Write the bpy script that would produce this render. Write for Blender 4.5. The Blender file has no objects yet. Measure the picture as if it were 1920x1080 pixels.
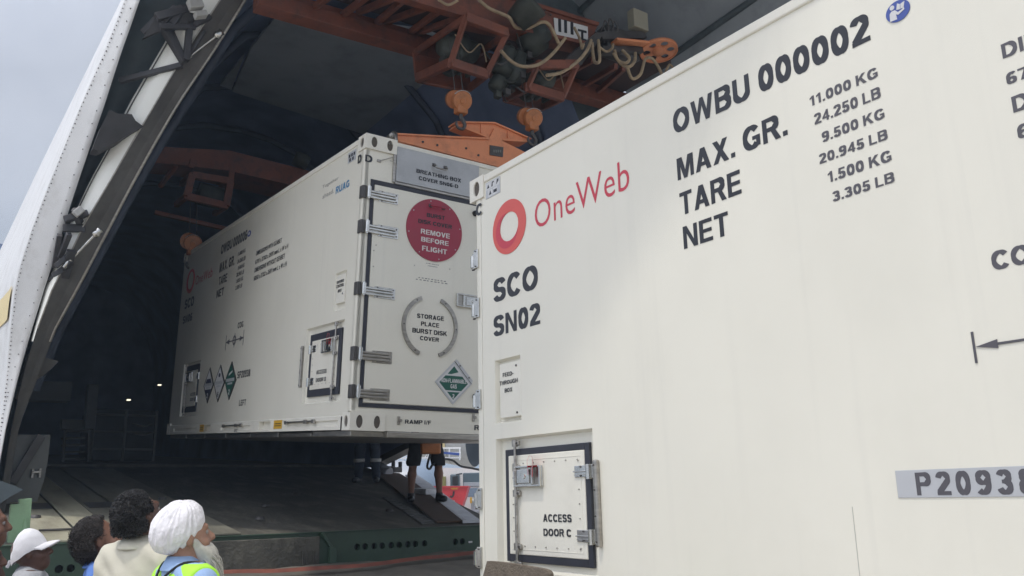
import bpy, bmesh, math, random
import numpy as np
from mathutils import Vector, Matrix, noise
random.seed(7)
rng = np.random.default_rng(7)
SC = bpy.context.scene
COL = SC.collection

# ------------------------------------------------------------------ camera, sky, sun, exposure
RX = lambda a: Matrix.Rotation(a, 4, 'X')
RY = lambda a: Matrix.Rotation(a, 4, 'Y')
RZ = lambda a: Matrix.Rotation(a, 4, 'Z')
rad = math.radians
EYE = Vector((0, 0, 1.75))
CAMROT = RZ(rad(-34.96)) @ RX(rad(90 + 13.625)) @ RZ(rad(-1.150))
FPX = 1606.3                                            # focal length in pixels of a 1920 wide frame
cd = bpy.data.cameras.new('camera')
cd.sensor_width = 36.0
cd.lens = FPX / 1920 * 36.0
cd.clip_start = 0.05
cd.clip_end = 4000
camo = bpy.data.objects.new('camera', cd)
COL.objects.link(camo)
camo.matrix_world = Matrix.Translation(EYE) @ CAMROT
SC.camera = camo

SUN_EL = rad(70)
sh = Vector((-0.86, -0.22, 0)).normalized()               # horizontal direction towards the sun
SUN_DIR = Vector((sh.x * math.cos(SUN_EL), sh.y * math.cos(SUN_EL), math.sin(SUN_EL)))
world = bpy.data.worlds.new('World')
SC.world = world
world.use_nodes = True
wn, wl = world.node_tree.nodes, world.node_tree.links
wn.clear()
w_out = wn.new('ShaderNodeOutputWorld')
w_bg = wn.new('ShaderNodeBackground')
sky = wn.new('ShaderNodeTexSky')
sky.sky_type = 'NISHITA'
sky.sun_disc = False
sky.sun_elevation = SUN_EL
sky.sun_rotation = math.atan2(sh.x, sh.y)
sky.dust_density = 3.0
sky.air_density = 1.2
w_tc = wn.new('ShaderNodeTexCoord')
w_no = wn.new('ShaderNodeTexNoise')
w_no.inputs['Scale'].default_value = 2.2
w_no.inputs['Detail'].default_value = 6
w_rp = wn.new('ShaderNodeValToRGB')
w_rp.color_ramp.elements[0].position = 0.30
w_rp.color_ramp.elements[0].color = (0.40, 0.40, 0.40, 1)
w_rp.color_ramp.elements[1].position = 0.68
w_rp.color_ramp.elements[1].color = (0.97, 0.97, 0.97, 1)
w_mx = wn.new('ShaderNodeMixRGB')
w_mx.inputs[2].default_value = (9.4, 9.8, 10.9, 1)         # bright hazy cloud
w_dot = wn.new('ShaderNodeVectorMath'); w_dot.operation = 'DOT_PRODUCT'
w_dot.inputs[1].default_value = SUN_DIR
w_mr = wn.new('ShaderNodeMapRange')
w_mr.inputs[1].default_value = 0.3; w_mr.inputs[2].default_value = 1.0; w_mr.inputs[3].default_value = 1.0; w_mr.inputs[4].default_value = 2.6
w_gl = wn.new('ShaderNodeVectorMath'); w_gl.operation = 'SCALE'
w_bg.inputs['Strength'].default_value = 0.10
wl.new(w_tc.outputs['Generated'], w_no.inputs['Vector'])
wl.new(w_no.outputs['Fac'], w_rp.inputs[0])
wl.new(w_rp.outputs[0], w_mx.inputs[0])
wl.new(sky.outputs[0], w_mx.inputs[1])
wl.new(w_tc.outputs['Generated'], w_dot.inputs[0])
wl.new(w_dot.outputs['Value'], w_mr.inputs[0])
wl.new(w_mx.outputs[0], w_gl.inputs[0])
wl.new(w_mr.outputs[0], w_gl.inputs['Scale'])
wl.new(w_gl.outputs[0], w_bg.inputs['Color'])
wl.new(w_bg.outputs[0], w_out.inputs['Surface'])
sl = bpy.data.lights.new('sun', 'SUN')
sl.energy = 2.0
sl.angle = rad(1.5)
sl.color = (1.0, 0.95, 0.86)
so = bpy.data.objects.new('sun', sl)
COL.objects.link(so)
so.rotation_euler = SUN_DIR.to_track_quat('Z', 'Y').to_euler()
SC.view_settings.view_transform = 'Standard'
SC.view_settings.look = 'None'
SC.view_settings.exposure = -0.30
SC.view_settings.gamma = 1
SC.render.engine = 'CYCLES'
SC.cycles.max_bounces = 8
SC.cycles.diffuse_bounces = 5

# ------------------------------------------------------------------ helpers
def ray(u, v):
    return (CAMROT.to_3x3() @ Vector(((u - 960) / FPX, -(v - 540) / FPX, -1)))
def on(u, v, n, c):
    """point where the sight line of photograph pixel (u, v) meets the real plane n.P = c"""
    d = ray(u, v); n = Vector(n)
    return EYE + d * ((c - n.dot(EYE)) / n.dot(d))
def atd(u, v, d):
    return EYE + ray(u, v) * d

def tag(o, label=None, cat=None, group=None, kind=None):
    if label: o['label'] = label
    if cat: o['category'] = cat
    if group: o['group'] = group
    if kind: o['kind'] = kind
    return o
def empty(name, loc=(0, 0, 0), label=None, cat=None, group=None, rot=None):
    o = bpy.data.objects.new(name, None)
    COL.objects.link(o)
    M = Matrix.Translation(Vector(loc))
    if rot is not None: M = M @ rot.to_4x4()
    o.matrix_world = M
    o.empty_display_size = 0.2
    o['_M'] = [list(r) for r in M]
    tag(o, label, cat, group)
    return o
def wmat(o):
    return Matrix([list(r) for r in o['_M']]) if o is not None and '_M' in o else Matrix.Identity(4)
def link(name, me, parent=None, loc=None):
    o = bpy.data.objects.new(name, me)
    COL.objects.link(o)
    if parent is not None: o.parent = parent
    if loc is not None: o.location = loc
    return o

class MB:
    """collects shapes and links them as one mesh"""
    def __init__(self):
        self.v = []; self.f = []; self.m = []; self.s = []
    def add(self, vs, fs, mi=0, smooth=False, T=None):
        b = len(self.v)
        for p in vs:
            p = Vector(p)
            self.v.append(tuple(T @ p) if T is not None else tuple(p))
        for f in fs:
            self.f.append([i + b for i in f]); self.m.append(mi); self.s.append(smooth)
        return self
    def box(self, a, b, mi=0, T=None):
        x0, y0, z0 = [min(a[i], b[i]) for i in range(3)]; x1, y1, z1 = [max(a[i], b[i]) for i in range(3)]
        vs = [(x0,y0,z0),(x1,y0,z0),(x1,y1,z0),(x0,y1,z0),(x0,y0,z1),(x1,y0,z1),(x1,y1,z1),(x0,y1,z1)]
        fs = [(0,3,2,1),(4,5,6,7),(0,1,5,4),(1,2,6,5),(2,3,7,6),(3,0,4,7)]
        return self.add(vs, fs, mi, False, T)
    def bbox(self, a, b, r=0.004, mi=0, T=None):
        """box with chamfered edges"""
        bm = bmesh.new()
        bmesh.ops.create_cube(bm, size=1)
        for v in bm.verts:
            v.co = Vector([(a[i] + b[i]) / 2 + v.co[i] * abs(b[i] - a[i]) for i in range(3)])
        bmesh.ops.bevel(bm, geom=bm.edges[:], offset=min(r, 0.45 * min(abs(b[i] - a[i]) for i in range(3))), segments=2, affect='EDGES', profile=0.5)
        bm.verts.index_update()
        self.add([v.co.copy() for v in bm.verts], [[v.index for v in f.verts] for f in bm.faces], mi, False, T)
        bm.free()
        return self
    def beam(self, p, q, w, h, mi=0, up=(0, 0, 1)):
        """bar of rectangular section between two points"""
        p, q = Vector(p), Vector(q); d = (q - p)
        L = d.length; d.normalize()
        u = Vector(up)
        if abs(u.dot(d)) > 0.98: u = Vector((1, 0, 0))
        s = d.cross(u).normalized(); u = s.cross(d)
        T = Matrix((( d.x, s.x, u.x, p.x), (d.y, s.y, u.y, p.y), (d.z, s.z, u.z, p.z), (0, 0, 0, 1)))
        return self.bbox((0, -w / 2, -h / 2), (L, w / 2, h / 2), 0.006, mi, T)
    def cyl(self, p, q, r, r2=None, n=16, mi=0, cap=True):
        p, q = Vector(p), Vector(q); d = (q - p).normalized(); r2 = r if r2 is None else r2
        a = d.orthogonal().normalized(); b = d.cross(a)
        vs = []
        for c, rr in ((p, r), (q, r2)):
            for i in range(n):
                t = 2 * math.pi * i / n
                vs.append(c + (a * math.cos(t) + b * math.sin(t)) * rr)
        self.add(vs, [(i, (i + 1) % n, n + (i + 1) % n, n + i) for i in range(n)], mi, True)
        if cap: self.add(vs, [tuple(range(n - 1, -1, -1)), tuple(range(n, 2 * n))], mi)
        return self
    def lathe(self, p, d, prof, n=24, mi=0, smooth=True):
        """prof: list of (distance along d, radius)"""
        p, d = Vector(p), Vector(d).normalized()
        a = d.orthogonal().normalized(); b = d.cross(a)
        vs = []
        for (h, r) in prof:
            for i in range(n):
                t = 2 * math.pi * i / n
                vs.append(p + d * h + (a * math.cos(t) + b * math.sin(t)) * r)
        fs = []
        for k in range(len(prof) - 1):
            for i in range(n):
                j = (i + 1) % n
                fs.append((k * n + i, k * n + j, (k + 1) * n + j, (k + 1) * n + i))
        return self.add(vs, fs, mi, smooth)
    def tube(self, pts, r, n=8, mi=0, sub=6):
        pts = [Vector(p) for p in pts]
        if sub > 1 and len(pts) > 2:
            out = []
            for i in range(len(pts) - 1):
                p0 = pts[max(i - 1, 0)]; p1 = pts[i]; p2 = pts[i + 1]; p3 = pts[min(i + 2, len(pts) - 1)]
                for k in range(sub):
                    t = k / sub
                    out.append(0.5 * ((2 * p1) + (p2 - p0) * t + (2 * p0 - 5 * p1 + 4 * p2 - p3) * t * t + (3 * p1 - p0 - 3 * p2 + p3) * t ** 3))
            out.append(pts[-1]); pts = out
        N = len(pts); a = None; vs = []
        for i in range(N):
            d = (pts[min(i + 1, N - 1)] - pts[max(i - 1, 0)]).normalized()
            a = d.orthogonal().normalized() if a is None else (a - d * a.dot(d)).normalized()
            b = d.cross(a)
            rr = r(i / (N - 1)) if callable(r) else r
            for k in range(n):
                t = 2 * math.pi * k / n
                vs.append(pts[i] + (a * math.cos(t) + b * math.sin(t)) * rr)
        fs = [(i * n + k, i * n + (k + 1) % n, (i + 1) * n + (k + 1) % n, (i + 1) * n + k) for i in range(N - 1) for k in range(n)]
        self.add(vs, fs, mi, True)
        self.add(vs, [tuple(range(n - 1, -1, -1)), tuple(range((N - 1) * n, N * n))], mi)
        return self
    def prism(self, pts, ext, mi=0):
        """closed outline of 3-D points pushed by vector ext"""
        ext = Vector(ext); n = len(pts)
        vs = [Vector(p) for p in pts] + [Vector(p) + ext for p in pts]
        fs = [tuple(range(n - 1, -1, -1)), tuple(range(n, 2 * n))] + [(i, (i + 1) % n, n + (i + 1) % n, n + i) for i in range(n)]
        return self.add(vs, fs, mi)
    def loft(self, rows, mi=0, smooth=True, closed=False):
        n = len(rows[0]); vs = [p for r in rows for p in r]
        fs = []
        for i in range(len(rows) - 1):
            for k in range(n if closed else n - 1):
                j = (k + 1) % n
                fs.append((i * n + k, i * n + j, (i + 1) * n + j, (i + 1) * n + k))
        return self.add(vs, fs, mi, smooth)
    def build(self, name, mats, parent=None, fix=True):
        me = bpy.data.meshes.new(name)
        me.from_pydata(self.v, [], self.f)
        if not isinstance(mats, (list, tuple)): mats = [mats]
        for m in mats: me.materials.append(m)
        me.polygons.foreach_set('material_index', self.m)
        me.polygons.foreach_set('use_smooth', self.s)
        if fix:
            bm = bmesh.new(); bm.from_mesh(me)
            bmesh.ops.recalc_face_normals(bm, faces=bm.faces[:])
            bm.to_mesh(me); bm.free()
        me.update()
        return link(name, me, parent)

# ------------------------------------------------------------------ materials
def material(name, col, rough=0.5, metal=0.0, var=0.0, vscale=3.0, dirt=None, dscale=1.2, damt=0.5, bump=0.0, bscale=20.0, stretch=(1, 1, 1), coat=0.0, spec=0.5):
    m = bpy.data.materials.new(name)
    m.use_nodes = True
    nt = m.node_tree; b = nt.nodes['Principled BSDF']
    b.inputs['Roughness'].default_value = rough
    b.inputs['Metallic'].default_value = metal
    b.inputs['Specular IOR Level'].default_value = spec
    b.inputs['Coat Weight'].default_value = coat
    tc = nt.nodes.new('ShaderNodeTexCoord')
    mp = nt.nodes.new('ShaderNodeMapping')
    mp.inputs['Scale'].default_value = stretch
    nt.links.new(tc.outputs['Object'], mp.inputs['Vector'])
    c = (*col, 1)
    src = None
    if var > 0:
        n1 = nt.nodes.new('ShaderNodeTexNoise'); n1.inputs['Scale'].default_value = vscale; n1.inputs['Detail'].default_value = 5
        nt.links.new(mp.outputs[0], n1.inputs['Vector'])
        r = nt.nodes.new('ShaderNodeValToRGB')
        r.color_ramp.elements[0].position = 0.3; r.color_ramp.elements[1].position = 0.7
        r.color_ramp.elements[0].color = tuple(x * (1 - var) for x in col) + (1,)
        r.color_ramp.elements[1].color = tuple(min(1, x * (1 + var)) for x in col) + (1,)
        nt.links.new(n1.outputs['Fac'], r.inputs[0]); src = r.outputs[0]
        rr = nt.nodes.new('ShaderNodeMapRange')
        rr.inputs[3].default_value = max(0.03, rough * (1 - var)); rr.inputs[4].default_value = min(1, rough * (1 + var))
        nt.links.new(n1.outputs['Fac'], rr.inputs[0]); nt.links.new(rr.outputs[0], b.inputs['Roughness'])
    if dirt is not None:
        n2 = nt.nodes.new('ShaderNodeTexNoise'); n2.inputs['Scale'].default_value = dscale; n2.inputs['Detail'].default_value = 8; n2.inputs['Roughness'].default_value = 0.65
        nt.links.new(mp.outputs[0], n2.inputs['Vector'])
        r2 = nt.nodes.new('ShaderNodeValToRGB')
        r2.color_ramp.elements[0].position = 0.48; r2.color_ramp.elements[0].color = (0, 0, 0, 1)
        r2.color_ramp.elements[1].position = 0.72; r2.color_ramp.elements[1].color = (damt, damt, damt, 1)
        nt.links.new(n2.outputs['Fac'], r2.inputs[0])
        mx = nt.nodes.new('ShaderNodeMixRGB')
        mx.inputs[1].default_value = c; mx.inputs[2].default_value = (*dirt, 1)
        nt.links.new(r2.outputs[0], mx.inputs[0])
        if src is not None: nt.links.new(src, mx.inputs[1])
        src = mx.outputs[0]
    if src is None: b.inputs['Base Color'].default_value = c
    else: nt.links.new(src, b.inputs['Base Color'])
    if bump > 0:
        n3 = nt.nodes.new('ShaderNodeTexNoise'); n3.inputs['Scale'].default_value = bscale; n3.inputs['Detail'].default_value = 4
        nt.links.new(mp.outputs[0], n3.inputs['Vector'])
        bp = nt.nodes.new('ShaderNodeBump'); bp.inputs['Strength'].default_value = bump; bp.inputs['Distance'].default_value = 0.02
        nt.links.new(n3.outputs['Fac'], bp.inputs['Height']); nt.links.new(bp.outputs[0], b.inputs['Normal'])
    return m
def glow(name, col, s):
    m = bpy.data.materials.new(name); m.use_nodes = True
    b = m.node_tree.nodes['Principled BSDF']
    b.inputs['Base Color'].default_value = (*col, 1)
    b.inputs['Emission Color'].default_value = (*col, 1); b.inputs['Emission Strength'].default_value = s
    return m

M = {}
M['white'] = material('container_paint', (0.77, 0.742, 0.648), 0.25, var=0.025, vscale=1.3, dirt=(0.60, 0.58, 0.50), dscale=0.9, damt=0.26, bump=0.20, bscale=1.2, stretch=(1, 1, 0.7))
def streaks(m, col, amt=.5):
    """thin rain streaks and soft dents"""
    nt = m.node_tree; b = nt.nodes['Principled BSDF']
    tc = nt.nodes.new('ShaderNodeTexCoord'); mp = nt.nodes.new('ShaderNodeMapping'); mp.inputs['Scale'].default_value = (14, 14, .35)
    nz = nt.nodes.new('ShaderNodeTexNoise'); nz.inputs['Scale'].default_value = 1.0; nz.inputs['Detail'].default_value = 6
    rp = nt.nodes.new('ShaderNodeValToRGB'); rp.color_ramp.elements[0].position = .58; rp.color_ramp.elements[0].color = (0, 0, 0, 1); rp.color_ramp.elements[1].position = .80; rp.color_ramp.elements[1].color = (amt, amt, amt, 1)
    mx = nt.nodes.new('ShaderNodeMixRGB'); mx.inputs[2].default_value = (*col, 1)
    nt.links.new(tc.outputs['Object'], mp.inputs['Vector']); nt.links.new(mp.outputs[0], nz.inputs['Vector']); nt.links.new(nz.outputs['Fac'], rp.inputs[0]); nt.links.new(rp.outputs[0], mx.inputs[0])
    src = b.inputs['Base Color'].links[0].from_socket
    nt.links.new(src, mx.inputs[1]); nt.links.new(mx.outputs[0], b.inputs['Base Color'])
streaks(M['white'], (0.60, 0.58, 0.52), .22)
M['white2'] = material('container_frame_paint', (0.77, 0.742, 0.655), 0.38, var=0.02, dirt=(0.5, 0.47, 0.4), dscale=4, damt=0.25)
M['black'] = material('black_lettering', (0.018, 0.019, 0.026), 0.35, var=0.1)
M['grey_letter'] = material('grey_lettering', (0.088, 0.083, 0.095), 0.4)
M['red_logo'] = material('red_logo_print', (0.56, 0.045, 0.075), 0.4)
M['salmon'] = material('salmon_logo_print', (0.66, 0.10, 0.085), 0.4)
M['seal'] = material('rubber_gasket', (0.028, 0.030, 0.042), 0.5, var=0.12, vscale=9)
M['steel'] = material('polished_steel', (0.62, 0.61, 0.58), 0.22, 1.0, var=0.15, vscale=14)
M['zinc'] = material('dull_steel', (0.40, 0.38, 0.35), 0.38, 1.0, var=0.2, vscale=9, stretch=(1, 1, 6))
M['darksteel'] = material('dark_steel', (0.085, 0.08, 0.078), 0.5, 0.4, var=0.3, vscale=6)
M['silver'] = material('silver_sticker', (0.50, 0.51, 0.53), 0.4, 0.2, var=0.05)
M['alu'] = material('aluminium_sheet', (0.42, 0.43, 0.44), 0.38, 0.25, var=0.08, vscale=4, dirt=(0.30, 0.30, 0.31), dscale=5, damt=0.5)
M['discred'] = material('red_cover_paint', (0.31, 0.026, 0.055), 0.4, var=0.06, dirt=(0.24, 0.05, 0.06), dscale=5, damt=0.4)
M['discletter'] = material('white_lettering', (0.66, 0.62, 0.60), 0.5)
M['green'] = material('green_placard', (0.012, 0.10, 0.072), 0.45)
M['placwhite'] = material('white_placard', (0.62, 0.62, 0.62), 0.45)
M['navy'] = material('navy_placard', (0.02, 0.025, 0.07), 0.45)
M['blue'] = material('blue_sticker', (0.055, 0.09, 0.33), 0.45)
M['skyblue'] = material('blue_lettering', (0.02, 0.17, 0.36), 0.45)
M['yellow'] = material('yellow_label', (0.62, 0.36, 0.03), 0.5)
M['redtag'] = material('red_ribbon', (0.60, 0.02, 0.05), 0.6)
M['hole'] = material('dark_opening', (0.012, 0.012, 0.013), 0.8)  # near-black stands in for the shade inside beam holes and intake
M['casthole'] = material('casting_hole_shade', (0.10, 0.085, 0.07), 0.8)  # shade inside the casting holes, put into the colour
M['latchdark'] = material('dark_latch_primer', (0.042, 0.040, 0.044), 0.55, var=0.3, vscale=6)
M['deckdark'] = material('shade_brown_deck', (0.055, 0.035, 0.032), 0.8, var=0.3, vscale=3)  # dark brown stands in for the open shade between the braces
M['eyewhite'] = material('eye_white', (0.30, 0.27, 0.25), 0.3)
M['ribdark'] = material('dark_rib_primer', (0.06, 0.075, 0.11), 0.6, var=0.3, vscale=4)
M['wornstrip'] = material('worn_ribbed_strip', (0.15, 0.15, 0.145), 0.6, 0.2, var=0.35, vscale=9)
M['casting_seam'] = material('seam_sealant', (0.42, 0.41, 0.37), 0.6)
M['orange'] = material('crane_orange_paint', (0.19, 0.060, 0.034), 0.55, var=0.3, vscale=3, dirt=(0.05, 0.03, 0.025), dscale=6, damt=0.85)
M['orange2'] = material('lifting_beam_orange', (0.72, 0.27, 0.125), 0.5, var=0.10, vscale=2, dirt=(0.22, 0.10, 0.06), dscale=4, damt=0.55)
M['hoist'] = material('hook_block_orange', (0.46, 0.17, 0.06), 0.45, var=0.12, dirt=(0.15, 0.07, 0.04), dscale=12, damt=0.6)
M['cable'] = material('tan_cable_sheath', (0.33, 0.25, 0.16), 0.7, var=0.25, vscale=12)
M['motor'] = material('grey_green_motor', (0.05, 0.056, 0.048), 0.55, 0.2, var=0.3, vscale=9)
M['beige'] = material('beige_box_paint', (0.33, 0.31, 0.24), 0.5, var=0.06)
M['skin_ac'] = material('aircraft_white_paint', (0.70, 0.70, 0.70), 0.42, var=0.04, vscale=2, dirt=(0.36, 0.34, 0.31), dscale=2.5, damt=0.5)
M['skin_grey'] = material('aircraft_grey_paint', (0.44, 0.44, 0.43), 0.42, var=0.06, vscale=2, dirt=(0.25, 0.23, 0.21), dscale=3, damt=0.5)
M['panelwhite'] = material('glossy_white_panel', (0.82, 0.82, 0.77), 0.3)
M['frame'] = material('frame_grey_primer', (0.115, 0.11, 0.105), 0.55, var=0.22, vscale=4, dirt=(0.06, 0.055, 0.05), dscale=6, damt=0.6)
M['channel'] = material('seal_channel_primer', (0.075, 0.095, 0.105), 0.6, var=0.25, vscale=5)
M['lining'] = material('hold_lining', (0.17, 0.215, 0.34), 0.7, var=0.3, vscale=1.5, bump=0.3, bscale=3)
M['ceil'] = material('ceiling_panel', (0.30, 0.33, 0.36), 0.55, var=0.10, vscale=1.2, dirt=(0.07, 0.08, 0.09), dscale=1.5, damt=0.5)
M['yellowpaint'] = material('yellow_stripe_paint', (0.72, 0.58, 0.28), 0.45)
M['bluepaint'] = material('blue_stripe_paint', (0.03, 0.07, 0.28), 0.45)
M['ramp'] = material('ramp_antislip', (0.092, 0.086, 0.070), 0.8, var=0.35, vscale=2.5, dirt=(0.21, 0.195, 0.155), dscale=4.5, damt=0.75, bump=0.6, bscale=25, stretch=(1, .35, 1))
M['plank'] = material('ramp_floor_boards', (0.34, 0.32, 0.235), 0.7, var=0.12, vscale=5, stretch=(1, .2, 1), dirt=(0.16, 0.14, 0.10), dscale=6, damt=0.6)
M['plankshade'] = material('shade_toned_boards', (0.19, 0.18, 0.14), 0.75, var=0.15, vscale=5, stretch=(1, .2, 1), dirt=(0.08, 0.075, 0.06), dscale=6, damt=0.6)  # darker copy of the boards, shade put into the colour
M['greenbeam'] = material('green_ramp_paint', (0.042, 0.080, 0.052), 0.5, var=0.25, vscale=3, dirt=(0.03, 0.04, 0.03), dscale=3, damt=0.6)
M['lightgreen'] = material('pale_green_paint', (0.27, 0.42, 0.25), 0.55, var=0.08, dirt=(0.14, 0.2, 0.12), dscale=5, damt=0.5)
M['brownmat'] = material('brown_rubber_mat', (0.085, 0.052, 0.033), 0.85, var=0.2, vscale=6, bump=0.4, bscale=60)
M['felt'] = material('brown_felt_mat', (0.155, 0.125, 0.095), 0.95, var=0.2, vscale=18, bump=0.5, bscale=90)
M['ribbed'] = material('ribbed_aluminium', (0.52, 0.53, 0.56), 0.45, 0.25, var=0.15, vscale=8)
M['canvas'] = material('grey_canvas', (0.15, 0.135, 0.11), 0.85, var=0.25, vscale=3, dirt=(0.08, 0.07, 0.055), dscale=4, damt=0.6, bump=0.5, bscale=6)
M['canvasred'] = material('red_canvas_edge', (0.21, 0.068, 0.045), 0.8, var=0.25, vscale=6)
M['concrete'] = material('apron_concrete', (0.42, 0.39, 0.34), 0.85, var=0.10, vscale=0.4, dirt=(0.27, 0.25, 0.22), dscale=0.6, damt=0.5, bump=0.3, bscale=30)
M['truckwhite'] = material('truck_white_paint', (0.78, 0.78, 0.77), 0.3)
M['truckgrey'] = material('tanker_grey_paint', (0.36, 0.39, 0.43), 0.4, var=0.05)
M['tankblue'] = material('tanker_blue_grey_paint', (0.19, 0.25, 0.33), 0.4)
M['glass'] = material('vehicle_glass', (0.10, 0.14, 0.16), 0.08, 0.0, spec=0.8)
M['olive'] = material('olive_seat_cloth', (0.25, 0.25, 0.08), 0.8)
M['tyre'] = material('tyre_rubber', (0.02, 0.02, 0.02), 0.85)
M['gpured'] = material('red_machine_paint', (0.55, 0.04, 0.045), 0.4, var=0.05)
M['cargo'] = material('dark_cargo_wrap', (0.045, 0.05, 0.058), 0.7, var=0.3, vscale=4)
M['wallgrey'] = material('sidewall_grey_paint', (0.17, 0.175, 0.165), 0.6, var=0.12, vscale=2, dirt=(0.09, 0.09, 0.085), dscale=4, damt=0.5)
M['lampglow'] = glow('hold_lamp_glow', (1.0, 0.90, 0.68), 2.2)

# ------------------------------------------------------------------ lettering
def text_geo(body, bold=0.0, shear=0.0, spacing=1.0):
    c = bpy.data.curves.new('lettering', 'FONT')
    c.body = body; c.size = 1.0; c.offset = bold; c.shear = shear; c.space_character = spacing; c.resolution_u = 4
    o = bpy.data.objects.new('lettering', c)
    COL.objects.link(o)
    me = bpy.data.meshes.new_from_object(o)
    vs = [v.co.copy() for v in me.vertices]; fs = [list(p.vertices) for p in me.polygons]
    bpy.data.objects.remove(o); bpy.data.curves.remove(c); bpy.data.meshes.remove(me)
    x0 = min(v.x for v in vs); x1 = max(v.x for v in vs); y0 = min(v.y for v in vs); y1 = max(v.y for v in vs)
    return vs, fs, x0, x1, y0, y1

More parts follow.
